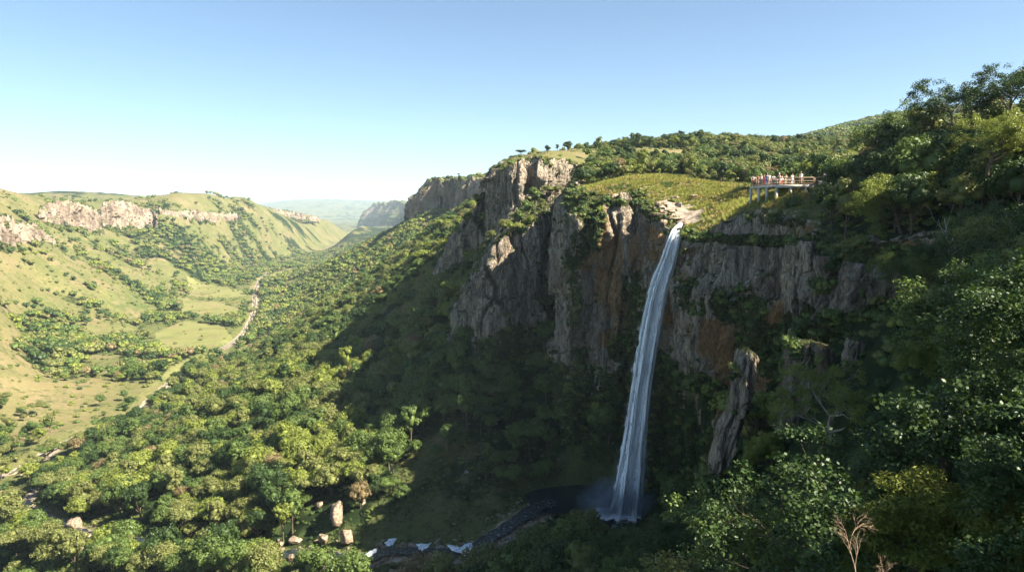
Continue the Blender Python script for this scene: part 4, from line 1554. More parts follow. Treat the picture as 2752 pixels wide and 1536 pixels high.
BLD = [  # px, py(centre), distance, w,h (px), material, label
    (845, 1285, 139, 48, 78, BOULDER, 'tall sunlit boulder with a grassy flank standing above the stream'),
    (805, 1265, 141, 26, 26, BOULDER, 'rounded rock tucked in the trees left of the tall sunlit boulder'),
    (912, 1262, 139, 24, 24, BOULDER, 'pinkish rock right of the tall sunlit boulder'),
    (868, 1345, 130, 42, 62, BOULDER, 'half-shaded boulder leaning below the tall sunlit one'),
    (810, 1350, 131, 34, 46, BOULDER, 'upright pink boulder beside the half-shaded one'),
    (775, 1385, 127, 36, 40, BOULDER, 'broad pale boulder at the bend of the stream'),
    (735, 1400, 128, 24, 30, BOULDER, 'pale boulder left of the broad one at the stream bend'),
    (815, 1392, 126, 32, 30, BOULDER, 'brown boulder lying in the shadow edge of the stream'),
    (745, 1355, 131, 40, 20, BOULDER, 'low flat rock above the stream bend'),
    (705, 1365, 132, 22, 18, BOULDER, 'small rock at the forest edge left of the stream bend'),
    (545, 1372, 137, 28, 40, BOULDER, 'pinkish boulder showing between trees at bottom centre left'),
    (520, 1392, 138, 34, 16, BOULDER, 'flat rock beside the pinkish boulder at the bottom'),
    (590, 1390, 136, 26, 16, BOULDER, 'flat pale rock right of the pinkish boulder at the bottom'),
    (460, 1395, 140, 44, 14, BOULDER, 'long flat rock left of the pinkish boulder at the bottom'),
    (190, 1315, 158, 50, 36, BOULDER, 'pale slab at the upper end of the lower left rock pile'),
    (215, 1345, 155, 36, 30, BOULDER, 'round-shouldered boulder in the lower left rock pile'),
    (245, 1355, 153, 40, 28, BOULDER, 'striped boulder in the middle of the lower left rock pile'),
    (275, 1365, 151, 36, 24, BOULDER, 'boulder at the right end of the lower left rock pile'),
    (200, 1375, 153, 24, 34, BOULDER, 'narrow pale rock at the foot of the lower left rock pile'),
    (155, 1325, 160, 34, 18, BOULDER, 'flat slab at the left end of the lower left rock pile'),
    (1612, 473, 158, 22, 17, GREYROCK, 'round grey boulder on the plateau, left of a pair'),
    (1637, 473, 158, 19, 18, GREYROCK, 'round grey boulder on the plateau, right of a pair'),
    (1574, 450, 172, 34, 12, GREYROCK, 'low flat rock lying in the plateau meadow'),
    (1663, 452, 168, 24, 14, GREYROCK, 'small pinkish rock in the plateau meadow'),
    (1707, 512, 141, 25, 18, GREYROCK, 'dark-faced boulder on the streambed above the waterfall'),
    (1655, 510, 143, 15, 22, BOULDER, 'pale upright rock on the brink left of the waterfall lip'),
    (1675, 512, 142, 24, 18, BOULDER, 'brown boulder beside the pale upright rock on the brink'),
    (1650, 538, 139, 50, 14, BOULDER, 'pale flat rock shelf jutting over the cliff left of the waterfall'),
    (1690, 548, 137, 56, 12, BOULDER, 'long pale slab just above the waterfall lip'),
    (1668, 560, 135.5, 30, 24, BOULDER, 'sunlit block wedged at the brink beside the waterfall'),
    (1690, 530, 139, 28, 14, BOULDER, 'low rock on the stream slabs above the lip'),
    (1725, 560, 133, 22, 11, BOULDER, 'small slab on the right bank of the waterfall lip'),
    (1545, 492, 147, 30, 16, BOULDER, 'rocky outcrop on the brink left of the plateau boulders'),
    (1566, 512, 145, 22, 26, BOULDER, 'pale wedge of rock on the brink of the orange-streaked wall'),
    (1700, 495, 146, 22, 9, BOULDER, 'small flat rock in the grass above the dark-faced boulder'),
    (1742, 492, 147, 26, 9, BOULDER, 'pinkish rock half buried in the grass bank'),
    (1795, 568, 118, 26, 12, BOULDER, 'pale stone where the grass bank meets the dark cliff'),
    (1175, 1185, 137, 16, 16, GREYROCK, 'grey stone on the shaded ravine slope'),
    (1050, 1372, 122, 40, 20, GREYROCK, 'dark wet rock splitting the left rapids'),
    (1110, 1378, 121, 36, 22, GREYROCK, 'dark wet rock between the two rapids'),
    (1210, 1385, 120, 34, 20, GREYROCK, 'dark wet rock right of the main rapids'),
    (990, 1390, 122, 32, 18, GREYROCK, 'dark wet rock upstream of the boulder bend'),
    (1290, 1350, 124, 34, 18, GREYROCK, 'dark wet rock near the outlet of the pool'),
    (1545, 1322, 125.5, 30, 16, GREYROCK, 'dark wet rock in the spray left of the foot of the waterfall'),
    (1590, 1326, 125, 34, 18, GREYROCK, 'dark wet rock in the spray right of the foot of the waterfall'),
    (1568, 1330, 124.5, 26, 14, GREYROCK, 'low dark rock directly below the foot of the waterfall'),
    (655, 770, 700, 10, 5, BOULDER, 'pale gravel patch beside the river in mid valley')]
for k, (a, b, d, pw, ph, m, lab) in enumerate(BLD[:-1]):
    if b > 1100:
        dn = settle(a, b, d, ph * K * d / FPX * .45, .6, 1.5)
        print('rock', a, b, d, round(dn, 1))
        d = dn
    w = at(a, b, d)
    s = K * d / FPX / 2
    me = rock_mesh(600 + k, (pw * s, (pw * .7 + ph * .3) * s, ph * s), m)
    o = link('boulder', me, loc=(w[0], w[1], w[2] - ph * s * .22), rot=(0, 0, 0))
    tag(o, lab, 'boulder')

# many small stones on the brink and in the streams: gravel nobody would count
SM = [with_mat(rock_mesh(700 + i, (1, .8, .6), BOULDER, ICO2), BOULDER, 'stone') for i in range(4)]
g = np.random.default_rng(90)
t = g.uniform(0, 1, 900)
ii = (t * (len(STREAM) - 1)).astype(int)
sx = STREAM[ii, 0] + g.normal(size=900) * 3.2
sy = STREAM[ii, 1] + g.normal(size=900) * 2.6
bx = g.uniform(10, 33, 420); by = g.uniform(132, 158, 420)
mm = inside(bx, by, RIMS) & (pdist(bx, by, RIMS) < 9)
bx, by = bx[mm], by[mm]
X, Y = np.concatenate([sx, bx]), np.concatenate([sy, by])
Z = terrain(X, Y)[0]
sc_ = np.concatenate([g.uniform(.2, .9, 900), g.uniform(.12, .55, len(bx))])
scatter_gn('river_stones', 'loose stones strewn along the stream bed and the cliff brink', 'stones', np.stack([X, Y, Z + .05], 1), sc_, g.uniform(0, 6, len(X)), g.integers(0, 4, len(X)), SM)

# rock pillars standing out of the near slope
def pillar(name, label, outline, d, depth, seed):
    """outline: (px_left, px_right, py) rows from top to bottom"""
    rows = len(outline)
    L_, R_, PY = [np.array([o[i] for o in outline], float) for i in range(3)]
    tt = np.linspace(0, rows - 1, 90)
    Lf, Rf, Pf = np.interp(tt, range(rows), L_), np.interp(tt, range(rows), R_), np.interp(tt, range(rows), PY)
    seg = 56
    V = []
    for k in range(90):
        a, b = at(Lf[k], Pf[k], d), at(Rf[k], Pf[k], d)
        cx, rx = (a[0] + b[0]) / 2, (b[0] - a[0]) / 2
        th = np.linspace(0, 2 * np.pi, seg, endpoint=False)
        tf = min(1.0, (k + .3) / 6) ** .5
        s_ = th * 3.0
        dd = cols(s_, s_ * 0 + a[2], 1.7, .75, seed, 4.0) + cols(s_, s_ * 0 + a[2], .7, .30, seed + 1, 1.8) + fbm(np.cos(th) * 1.5 + a[2] * .25, np.sin(th) * 1.5 + a[2] * .12, seed + 2, 4) * .7
        rr = np.clip(1.12 + dd * .55, .35, 2.2)
        V.append(np.stack([cx + np.cos(th) * rx * rr * tf, d + depth + np.sin(th) * depth * rr * tf, np.full(seg, a[2])], 1))
    V = np.array(V)
    v = V.reshape(-1, 3)
    q = []
    for k in range(89):
        for j in range(seg):
            q.append([k * seg + j, k * seg + (j + 1) % seg, (k + 1) * seg + (j + 1) % seg, (k + 1) * seg + j])
    top = [[len(v), (j + 1) % seg, j] for j in range(seg)]
    v = np.vstack([v, [V[0].mean(0) + [0, 0, .15]]])
    vg = np.clip(.25 + fbm(v[:, 0] / 2, v[:, 2] / 3, seed + 5, 3) * .5 + sstep(.75, 1, np.append(np.repeat(np.arange(90), seg) / 90., 0)) * .5, 0, 1)
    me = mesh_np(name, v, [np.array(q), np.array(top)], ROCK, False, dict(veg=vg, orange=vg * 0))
    tag(link(name, me), label, 'rock pillar')
    CLIFFV.append((v, np.full(len(v), .3), vg + .12, np.full(len(v), .25), 1.0, 'pillar'))


pillar('rock_pillar', 'pale grey rock pillar with a mossy notch beside the dark cliff wall', [(2025, 2048, 600), (2012, 2062, 620), (2008, 2060, 680), (2003, 2050, 760), (2005, 2050, 830), (2000, 2055, 900)], 82, 2.2, 5)
pillar('rock_pillar', 'heart-shaped pale rock crag amid the trees right of the tall pillar', [(2066, 2090, 642), (2062, 2098, 652), (2066, 2094, 675), (2072, 2088, 700), (2070, 2090, 730)], 76, 1.0, 8)
pillar('rock_pillar', 'long grey rock pillar behind the sunlit branchy tree', [(2035, 2085, 865), (2025, 2095, 890), (2005, 2090, 960), (1992, 2075, 1020), (1982, 2060, 1080), (1978, 2050, 1150)], 64, 1.8, 13)
pillar('rock_pillar', 'narrow white-flecked rock rib plunging into the ravine', [(1890, 1905, 885), (1880, 1912, 905), (1868, 1904, 960), (1850, 1890, 1040), (1826, 1868, 1100), (1810, 1848, 1160), (1798, 1828, 1220), (1792, 1818, 1270)], 67, 1.8, 17)
pillar('rock_pillar', 'small pale crag high among the trees on the right slope', [(2155, 2170, 855), (2148, 2180, 870), (2140, 2176, 910), (2140, 2170, 960)], 60, 1.0, 23)
pillar('rock_pillar', 'isolated grey crag in the shade just beneath the platform bank', [(2000, 2016, 512), (1992, 2022, 525), (1988, 2020, 560), (1992, 2016, 600)], 98, 1.4, 29)

# ------------------------------------------------------------------ shrubs hanging on the cliffs
g = np.random.default_rng(101)
PP, SS, II = [], [], []
for G_, nz_, vg_, ar_, sc2, nm in CLIFFV:
    if nm in ('cliff_mesa',):
        continue
    w_ = ar_ * (sstep(.42, .8, vg_) * 1.0 + .10 * (nz_ > .6))
    tot = w_.sum()
    num = int(min(9000 if nm == 'cliff' else 60 if nm == 'pillar' else 1800, tot * (.55 if sc2 <= 1.1 else .12)))
    if num < 1:
        continue
    k = g.choice(len(G_), num, p=w_ / tot)
    PP.append(G_[k] + g.normal(size=(num, 3)) * .15 * sc2 - [0, 0, .25])
    SS.append(g.uniform(.35, 1.0, num) * np.where(sc2 <= 1.1, 1.0, 1.9))
    print('shrubs', nm, num)
PP, SS = np.vstack(PP), np.concatenate(SS)
nn_ = len(PP)
hu_ = g.choice(4, nn_, p=[.45, .33, .15, .07])
scatter_gn('cliff_shrubs', 'dark shrubs and creepers hanging on the cliff walls and ledges', 'shrubs', PP, SS, g.uniform(0, 6.28, nn_), g.integers(0, 3, nn_) * 4 + hu_, SHRCH, tilt=g.normal(size=(nn_, 2)) * .35)

# undergrowth under and between the trees, scrub on the meadows
x, y = [], []
for r0, r1, sp in ((0, 75, 1.5), (75, 200, 1.6), (200, 420, 3.4), (420, 1000, 4.6)):
    a, b = jgrid(-r1, r1, 0, r1, sp, g)
    rr = np.hypot(a, b)
    th = np.degrees(np.abs(np.arctan2(a, b)))
    m = (rr >= max(r0, 11)) & (rr < r1) & (th < 42)
    x.append(a[m]); y.append(b[m])
x, y = np.concatenate(x), np.concatenate(y)
h_, de_, dr_, f_, rk_, up_ = terrain(x, y)
rr = np.hypot(x, y)
p_ = np.where(up_, .20 + .5 * de_, .25 + .55 * de_) * (1 - f_) * (rk_ < .45)
p_ = p_ * np.where(rr > 200, .62, 1.0) + fbm(x / 9, y / 9, 111, 2) * .25
slope_pit = (np.hypot(x + 8, y - 140) < 26) & ~up_
p_[slope_pit] = np.maximum(p_[slope_pit], .8)
p_[(pdist(x, y, RIVS) < 7) | (pdist(x, y, STREAM) < 3.5)] = 0
p_[(np.abs(x - 40) < 7) & (np.abs(y - 105) < 6)] *= .15
k = (g.uniform(0, 1, len(x)) < p_)
x, y, h_, rr, de_, up_ = x[k], y[k], h_[k], rr[k], de_[k], up_[k]
sz = g.uniform(.35, 1.0, len(x)) * np.where(rr > 200, 1.8, 1.0) * np.where(up_ & (de_ < .3), .55, 1.0)
hu_ = np.clip(np.digitize(g.normal(size=len(x)) * .5 + .4 - .5 * de_, [-.3, .15, .75]), 0, 3)
pit = (np.hypot(x + 8, y - 142) < 42) & ~up_
hu_[pit] = g.choice(2, pit.sum(), p=[.3, .7])
sz[pit] *= .6
scatter_gn('undergrowth', 'low green scrub and bushes between the trees and on the meadows', 'undergrowth', np.stack([x, y, h_ - .15], 1), sz, g.uniform(0, 6.28, len(x)), g.integers(0, 3, len(x)) * 4 + hu_, SHRCH)
print('undergrowth', len(x))


# grass tufts on the meadow and the bank under the platform
def tuft(seed):
    g = np.random.default_rng(seed)
    n = 46
    a = g.uniform(0, 6.28, n)
    rad = g.uniform(0, .28, n)
    p = np.stack([np.cos(a) * rad, np.sin(a) * rad, np.zeros(n)], 1)
    d = np.stack([np.cos(a) * .5, np.sin(a) * .5, np.ones(n)], 1) + g.normal(size=(n, 3)) * .2
    L = g.uniform(.25, .55, (n, 1))
    side = np.stack([-np.sin(a), np.cos(a), np.zeros(n)], 1) * .035
    v = np.stack([p - side, p + side, p + d * L], 1).reshape(-1, 3)
    return mesh_np('tuft', v, np.arange(n * 3).reshape(-1, 3), None)


GRASSM = leaf_mat('grass_blades', (.15, .17, .035), (.29, .28, .075), .3, .2, .6)
GRASSD = leaf_mat('dry_grass_blades', (.24, .19, .07), (.36, .29, .12), .3, .2, .6)
TUF = [with_mat(tuft(i), m_, 'tuft') for m_ in (GRASSM, GRASSD, LEAF[1]) for i in range(3)]
x, y = jgrid(-5, 62, 96, 215, .62, g)
h_, de_, dr_, f_, rk_, up_ = terrain(x, y)
k = up_ & (rk_ < .5) & (g.uniform(0, 1, len(x)) < .8 - de_ * .5)
x, y, h_ = x[k], y[k], h_[k]
scatter_gn('meadow_grass', 'yellow-green grass tufts covering the cliff-top meadow and bank', 'grass', np.stack([x, y, h_ - .03], 1), g.uniform(.6, 1.5, len(x)), g.uniform(0, 6.28, len(x)), g.integers(0, 3, len(x)) + 3 * np.clip(np.digitize(fbm(x / 7, y / 7, 131, 3) + g.normal(size=len(x)) * .15, [.18, .55]), 0, 2) * 1, TUF)
print('tufts', len(x))
# ------------------------------------------------------------------ water
def water_mat(name, deep, rough=.12, foam=0.0, bump=.05, sc=1.0):
    m, nt, out = new_mat(name)
    t = NT(nt)
    p = t.pos()
    n1 = t.noise(p, .9 * sc, 6, .65, .6)
    f = t.ramp(t.noise(p, 2.6 * sc, 8, .75, .3), .60 - foam * .2, .80 - foam * .2)
    if foam <= 0:
        f = 0.0
    c = t.mix(f, deep, (.82, .86, .88))
    rr = t.math('ADD', rough, t.math('MULTIPLY', f, .6)) if foam > 0 else rough
    t.l(t.bsdf(c, rr, .5, t.bump(t.noise(p, 2.2 * sc, 4, .6), bump)), out.inputs[0])
    return m


def ribbon(name, line, width, m, lift=0.0, nseg=6, rag=.25, attrs=None):
    line = np.asarray(line, float)
    d = np.gradient(line[:, :2], axis=0)
    d /= np.linalg.norm(d, axis=1, keepdims=True) + 1e-9
    nn = np.stack([-d[:, 1], d[:, 0]], 1)
    s = np.arange(len(line))
    w = np.broadcast_to(width, (len(line),)) * (1 + rag * pn(s / 3.0, s * 0, 3))
    u = np.linspace(-1, 1, nseg)
    V = []
    for k in u:
        wob = w * (1 + rag * pn(s / 2.0, s * 0 + k * 9, 5))
        V.append(np.stack([line[:, 0] + nn[:, 0] * k * wob, line[:, 1] + nn[:, 1] * k * wob, line[:, 2] + lift], 1))
    V = np.array(V)
    return mesh_np(name, V.reshape(-1, 3), grid_faces(nseg, len(line)), m, True)


RIVW = water_mat('river_water', (.13, .12, .085), .5, .10, .03, .25)
SANDM = simple_mat('river_sand', (.36, .29, .20), .95, .25, .25, .1, .3)
# finer river line
rl, _ = resample(RIVS, 6.0)
tag(link('riverbank', ribbon('riverbank', rl, 1.35, SANDM, .35, 8, .7)), kind='structure')
tag(link('river', ribbon('river', rl, .5, RIVW, .75, 4, .4)), kind='structure')

STRW = water_mat('stream_water', (.012, .022, .022), .15, .30, .5, .9)
sl, _ = resample(STREAM, 1.0)
tag(link('stream', ribbon('stream', sl, 1.5, STRW, .25, 8, .5)), kind='structure')

POOLM = water_mat('pool_water', (.010, .022, .026), .06, .0, .05, .7)
th = np.linspace(0, 2 * np.pi, 80, endpoint=False)
rr_ = 1 + .16 * fbm(np.cos(th) * 1.3, np.sin(th) * 1.3, 3, 3)
pv = np.stack([14 + np.cos(th) * 11.5 * rr_, 134 + np.sin(th) * 7.6 * rr_, np.full(80, POOLZ)], 1)
pv = np.vstack([pv, [[14, 134, POOLZ]]])
tag(link('pool', mesh_np('pool', pv, np.array([[80, j, (j + 1) % 80] for j in range(80)]), POOLM)), kind='structure')


# white water: lumpy foam sheets with ragged outlines, each rapid its own thing
def foam_mat():
    m, nt, out = new_mat('white_water')
    t = NT(nt)
    p = t.objc()
    n1 = t.noise(p, 1.4, 6, .7, .8)
    c = t.mix(t.ramp(n1, .36, .54), (.5, .6, .66), (.93, .95, .97))
    t.l(t.bsdf(c, .55, .4, t.bump(n1, .12)), out.inputs[0])
    return m


FOAM = foam_mat()


def rapid(label, poly, d, drop):
    """ragged sheet of white water spilling down a step; poly = outline in the plane of the step"""
    P = [at(a, b, d + (1360 - b) * .09) for a, b in poly]
    P = np.array(P)
    c = P.mean(0)
    n = len(P)
    rings = [1.0, .8, .55, .3]
    V = []
    rn = np.random.default_rng(int(c[0] * 10) & 255)
    P2_ = []
    for i in range(n):
        for k in range(4):
            q = P[i] + (P[(i + 1) % n] - P[i]) * k / 4
            q = q + (rn.normal(size=3) * .10)
            P2_.append(q)
    P2_ = np.array(P2_)
    n2 = len(P2_)
    for j, f in enumerate(rings):
        z = .55 + .35 * (1 - f)
        V.append(c + (P2_ - c) * f + np.stack([np.zeros(n2), np.zeros(n2), z + rn.uniform(-.1, .12, n2) * (f < 1)], 1))
    V = np.vstack(V + [[c + [0, 0, .45]]])
    q = []
    for j in range(3):
        for i in range(n2):
            q.append([j * n2 + i, j * n2 + (i + 1) % n2, (j + 1) * n2 + (i + 1) % n2, (j + 1) * n2 + i])
    t = [[4 * n2, 3 * n2 + i, 3 * n2 + (i + 1) % n2] for i in range(n2)]
    me = mesh_np('rapids', V - c, [np.array(q), np.array(t)], FOAM)
    tag(link('rapids', me, loc=tuple(c)), label, 'rapids')


rapid('white rapids forming a V in the dark stream, largest of the cascades', [(1122, 1377), (1140, 1383), (1160, 1384), (1175, 1372), (1190, 1370), (1186, 1392), (1168, 1404), (1160, 1397), (1142, 1393)], 121, 1)
rapid('white cascade closest to the pool, right of the V-shaped rapids', [(1210, 1352), (1228, 1346), (1240, 1336), (1262, 1335), (1258, 1352), (1246, 1368), (1232, 1362)], 124, 1)
rapid('small white cascade left of the V-shaped rapids', [(1048, 1376), (1062, 1374), (1084, 1372), (1076, 1384), (1062, 1392), (1054, 1386)], 121, 1)
rapid('narrow white cascade at the left end of the shaded rapids', [(968, 1372), (982, 1360), (998, 1360), (990, 1376), (978, 1380)], 121, 1)
rapid('thin white chute at the left edge of the shade', [(918, 1402), (934, 1392), (950, 1384), (946, 1396), (926, 1408)], 121, 1)
rapid('tiny double splash of white water at the pool outlet', [(1296, 1328), (1306, 1324), (1316, 1322), (1308, 1334), (1300, 1336)], 126, 1)
rapid('sunlit white water among the boulders at the stream bend', [(770, 1412), (790, 1398), (800, 1408), (796, 1428), (780, 1430)], 126, 1)


def fall_mat(seed, dens, lo, hi):
    m, nt, out = new_mat('falling_water')
    t = NT(nt)
    o = t.objc()
    mp = t.n('ShaderNodeMapping')
    t.l(o, mp.inputs[0])
    mp.inputs['Location'].default_value = (seed * 3.1, seed * 1.7, seed)
    v = mp.outputs[0]
    s1 = t.noise(t.mapv(v, (3.4, 3.4, .16)), 1.0, 6, .62, .5)
    s2 = t.noise(t.mapv(v, (.9, .9, .10)), 1.0, 4, .6, .4)
    s = t.math('ADD', t.math('MULTIPLY', s1, .55), t.math('MULTIPLY', s2, .45))
    e = t.attr('edge')
    a = t.math('ADD', t.math('MULTIPLY', t.ramp(s, lo, hi), dens), 0.0)
    a = t.math('MULTIPLY', a, e, True)
    c = t.mix(t.ramp(s1, .35, .60), (.86, .91, .94), (.97, .985, .995))
    df = t.n('ShaderNodeBsdfDiffuse')
    t.l(c, df.inputs[0])
    tl = t.n('ShaderNodeBsdfTranslucent')
    t.l(c, tl.inputs[0])
    body = t.mixs(.2, df.outputs[0], tl.outputs[0])
    tr = t.n('ShaderNodeBsdfTransparent')
    t.l(t.mixs(a, tr.outputs[0], body), out.inputs[0])
    return m


FP = [(1714, 560, 133.5, 4), (1707, 568, 131.2, 7), (1700, 580, 129.6, 11), (1695, 600, 129.0, 15), (1688, 630, 128.9, 17), (1676, 668, 129.6, 20), (1661, 710, 129.4, 22), (1648, 760, 129.2, 23), (1637, 820, 129.0, 23),
      (1624, 900, 128.8, 23), (1611, 980, 128.6, 24), (1602, 1060, 128.4, 26), (1593, 1130, 128.2, 29), (1584, 1200, 128.0, 33), (1577, 1260, 127.8, 36), (1573, 1300, 127.6, 38), (1572, 1317, 127.6, 39)]
FL = np.array([list(at(a, b, d)) + [w * K * d / FPX] for a, b, d, w in FP])
FL = chaikin(FL, 3)
fl, fs = resample(FL, .01) if False else (FL, None)
tt = np.concatenate([[0], np.cumsum(np.linalg.norm(np.diff(FL[:, :3], axis=0), axis=1))])
ts = np.linspace(0, tt[-1], 240)
FL = np.stack([np.interp(ts, tt, FL[:, k]) for k in range(4)], 1)


def fall_sheet(name, seed, wmul, depth, dens, lo, hi, shift=0.0):
    """half tube of falling water curving towards the viewer's side of the gorge"""
    nu = 26
    a = np.linspace(-1, 1, nu)
    V, E = [], []
    rn = np.random.default_rng(seed)
    for k in range(len(FL)):
        x, y, z, w = FL[k]
        f = k / len(FL)
        wob = .10 * pn(np.array([z / 3.0]), np.array([seed * 1.0]), seed)[0]
        ww = w * wmul * (1 + wob)
        fold = pn(a * 3.1 + seed, a * 0 + z / 9.0, seed) * .25 * w
        V.append(np.stack([x + a * ww + shift * w, y - np.sqrt(np.maximum(0, 1 - a * a)) * depth * w - fold, np.full(nu, z)], 1))
        ed = sstep(1.0, .55, np.abs(a) + .42 * pn(a * 2 + 7, a * 0 + z / 2.2, seed + 3) + .25 * pn(a * 5 + 3, a * 0 + z / .9, seed + 5))
        E.append(ed * (1 if f > .04 else .9))
    me = mesh_np(name, np.array(V).reshape(-1, 3), grid_faces(len(FL), nu), fall_mat(seed, dens, lo, hi), True, dict(edge=np.array(E).ravel()))
    return me


wf = link('waterfall', None, loc=(0, 0, 0))
tag(wf, 'tall white waterfall plunging from the cliff notch into the dark pool', 'waterfall')
link('main_flow', fall_sheet('main_flow', 1, 1.0, .55, 2.2, .08, .34), wf)
link('inner_flow', fall_sheet('inner_flow', 2, .80, .25, 2.2, .08, .32), wf)
link('back_flow', fall_sheet('back_flow', 3, 1.12, -.15, 1.0, .36, .58), wf)
for k_, (sh_, wd_) in enumerate([(-.95, .22), (.9, .20), (-.55, .3), (.5, .26)]):
    link('water_strand', fall_sheet('water_strand', 11 + k_, wd_, .5 + .5 * (abs(sh_) < .8), 1.6, .30, .56, shift=sh_), wf)
link('spray_veil', fall_sheet('spray_veil', 4, 1.5, .75, .45, .42, .72), wf)


# drifting mist at the foot
def mist(label, loc, size, dens):
    m, nt, out = new_mat('mist_volume')
    t = NT(nt)
    o = t.objc()
    ln = t.n('ShaderNodeVectorMath', operation='LENGTH')
    t.l(o, ln.inputs[0])
    fall = t.ramp(ln.outputs['Value'], .15, 1.0, 1, 0)
    nz = t.ramp(t.noise(o, 2.2, 3, .6), .35, .7)
    dd = t.math('MULTIPLY', t.math('MULTIPLY', fall, nz), dens)
    pv_ = t.n('ShaderNodeVolumePrincipled')
    pv_.inputs['Color'].default_value = (.85, .92, 1, 1)
    t.l(dd, pv_.inputs['Density'])
    t.l(pv_.outputs[0], out.inputs['Volume'])
    v, f = ICO3
    o_ = link('mist', mesh_np('mist', v, f, m), loc=loc, scale=size)
    tag(o_, label, 'mist', kind='stuff')


wb = at(1565, 1290, 126.5)
mist('bluish spray drifting round the foot of the waterfall', (wb[0] - 1.0, wb[1], wb[2] + 1.5), (8.5, 4.0, 6.5), 1.0)

# splash: foam patch on the pool
V = []
pv = []
rn = np.random.default_rng(3)
th = np.linspace(0, 2 * np.pi, 40, endpoint=False)
c0 = np.array([20.0, 127.4, POOLZ])
for j, f in enumerate([1, .75, .45]):
    rr_ = (1 + .3 * rn.uniform(-1, 1, 40)) * f
    V.append(c0 + np.stack([np.cos(th) * 5.2 * rr_, np.sin(th) * 3.0 * rr_, .08 + (1 - f) * .9 + rn.uniform(0, .3, 40) * (1 - f)], 1))
V = np.vstack(V + [[c0 + [0, 0, .9]]])
q = [[j * 40 + i, j * 40 + (i + 1) % 40, (j + 1) * 40 + (i + 1) % 40, (j + 1) * 40 + i] for j in range(2) for i in range(40)]
tag(link('splash_foam', mesh_np('splash_foam', V, [np.array(q), np.array([[120, 80 + i, 80 + (i + 1) % 40] for i in range(40)])], FOAM)), 'patch of foam churned up where the waterfall hits the pool', 'foam')

# ------------------------------------------------------------------ viewing platform
CONC = simple_mat('painted_concrete', (.55, .50, .44), .8, .12, 2, .2, .01)
DECKM = simple_mat('deck_boards', (.42, .33, .25), .8, .25, 3, .2, .01)
RAILM = simple_mat('brown_rail', (.31, .21, .145), .6, .2, 6, .3, .004)
ZD = 3.62                                 # deck top
Kp = np.array([37.7, 101.9])              # front corner
Lp_ = np.array([36.3, 108.6])             # far left corner
Rp = np.array([42.7, 101.0])
Bp = np.array([42.9, 108.6])


def prism(poly, z0, z1):
    n = len(poly)
    mb = MB()
    v = [(p[0], p[1], z0) for p in poly] + [(p[0], p[1], z1) for p in poly]
    q = [[i, (i + 1) % n, n + (i + 1) % n, n + i] for i in range(n)]
    c0, c1 = np.mean([p[:2] for p in poly], 0), 0
    v += [(c0[0], c0[1], z0), (c0[0], c0[1], z1)]
    t = [[2 * n, (i + 1) % n, i] for i in range(n)] + [[2 * n + 1, n + i, n + (i + 1) % n] for i in range(n)]
    mb.add(v, q, t)
    return mb


pf = link('viewing_platform', None, loc=(0, 0, 0))
tag(pf, 'raised concrete viewing platform with brown railings on the cliff top', 'viewing platform')
link('deck', prism([Kp, Rp, Bp, Lp_], ZD - .10, ZD).mesh('deck', DECKM), pf)


def beam(name, a, b, z0, z1, w, m):
    a, b = np.asarray(a, float), np.asarray(b, float)
    d = b - a
    L = np.hypot(*d)
    mb = MB().box(((a[0] + b[0]) / 2, (a[1] + b[1]) / 2, (z0 + z1) / 2), (L, w, z1 - z0), math.atan2(d[1], d[0]))
    return link(name, mb.mesh(name, m), pf)


beam('edge_beam', Kp + [.0, -.05], Rp + [0, -.05], ZD - .42, ZD - .003, .22, CONC)
beam('edge_beam', Kp + [-.02, .1], Lp_, ZD - .34, ZD - .004, .2, CONC)
beam('edge_beam', Lp_, Bp, ZD - .34, ZD - .005, .2, CONC)
for k, q_ in enumerate([Kp + (Lp_ - Kp) * .97, Kp + (Lp_ - Kp) * .64, Kp + (Lp_ - Kp) * .33, Kp + [.12, .05], Kp + (Rp - Kp) * .40, Kp + (Rp - Kp) * .80]):
    gz = ground_z(q_[0], q_[1]) - .6
    link('support_column', MB().box((q_[0], q_[1] + .05, (gz + ZD - .34) / 2), (.30, .30, ZD - .34 - gz)).mesh('support_column', CONC), pf)


def railing(pts, zt=1.0, nm='railing', z=ZD):
    mb, ps = MB(), MB()
    for a, b in zip(pts[:-1], pts[1:]):
        a, b = np.array(a, float), np.array(b, float)
        za, zb_ = (a[2] if len(a) > 2 else z), (b[2] if len(b) > 2 else z)
        L = np.hypot(*(b - a)[:2])
        for h1, r_ in ((zt, .055), (zt * .55, .04), (zt * .18, .03)):
            mb.tube([[a[0], a[1], za + h1], [b[0], b[1], zb_ + h1]], r_, 6)
        n = max(1, int(L / 1.25))
        for i in range(n + 1):
            p = a + (b - a) * i / n
            zz = za + (zb_ - za) * i / n
            ps.tube([[p[0], p[1], zz], [p[0], p[1], zz + zt]], .045, 6)
    r_ = link(nm, mb.mesh(nm, RAILM), pf)
    link('post', ps.mesh('post', RAILM), r_)


railing([Lp_ + [.1, -.05], Kp + [.1, .08], Rp + [0, .05]])
railing([Lp_ + [.12, -.1], Bp])
# approach walkway, running off to the right
gzr = ground_z(47.5, 100.6)
Wp = np.array([47.6, 100.7])
link('walkway', prism([Rp + [0.02, 0], Wp, Wp + [.1, 1.8], Rp + [0.1, 1.8]], ZD - .14, ZD - .015).mesh('walkway', DECKM), pf)
railing([list(Rp + [.15, .05]) + [ZD], list(Wp) + [ZD + .05]])
link('parapet', MB().box((45.6, 101.9, ZD + .28), (3.6, .12, .5), -.05).mesh('parapet', CONC), pf)

# ------------------------------------------------------------------ people
SKIN = simple_mat('skin', (.50, .30, .21), .6, .08, 4, .3, .001)


def cloth(name, c):
    return simple_mat(name, c, .9, .12, 9, .1, .004)


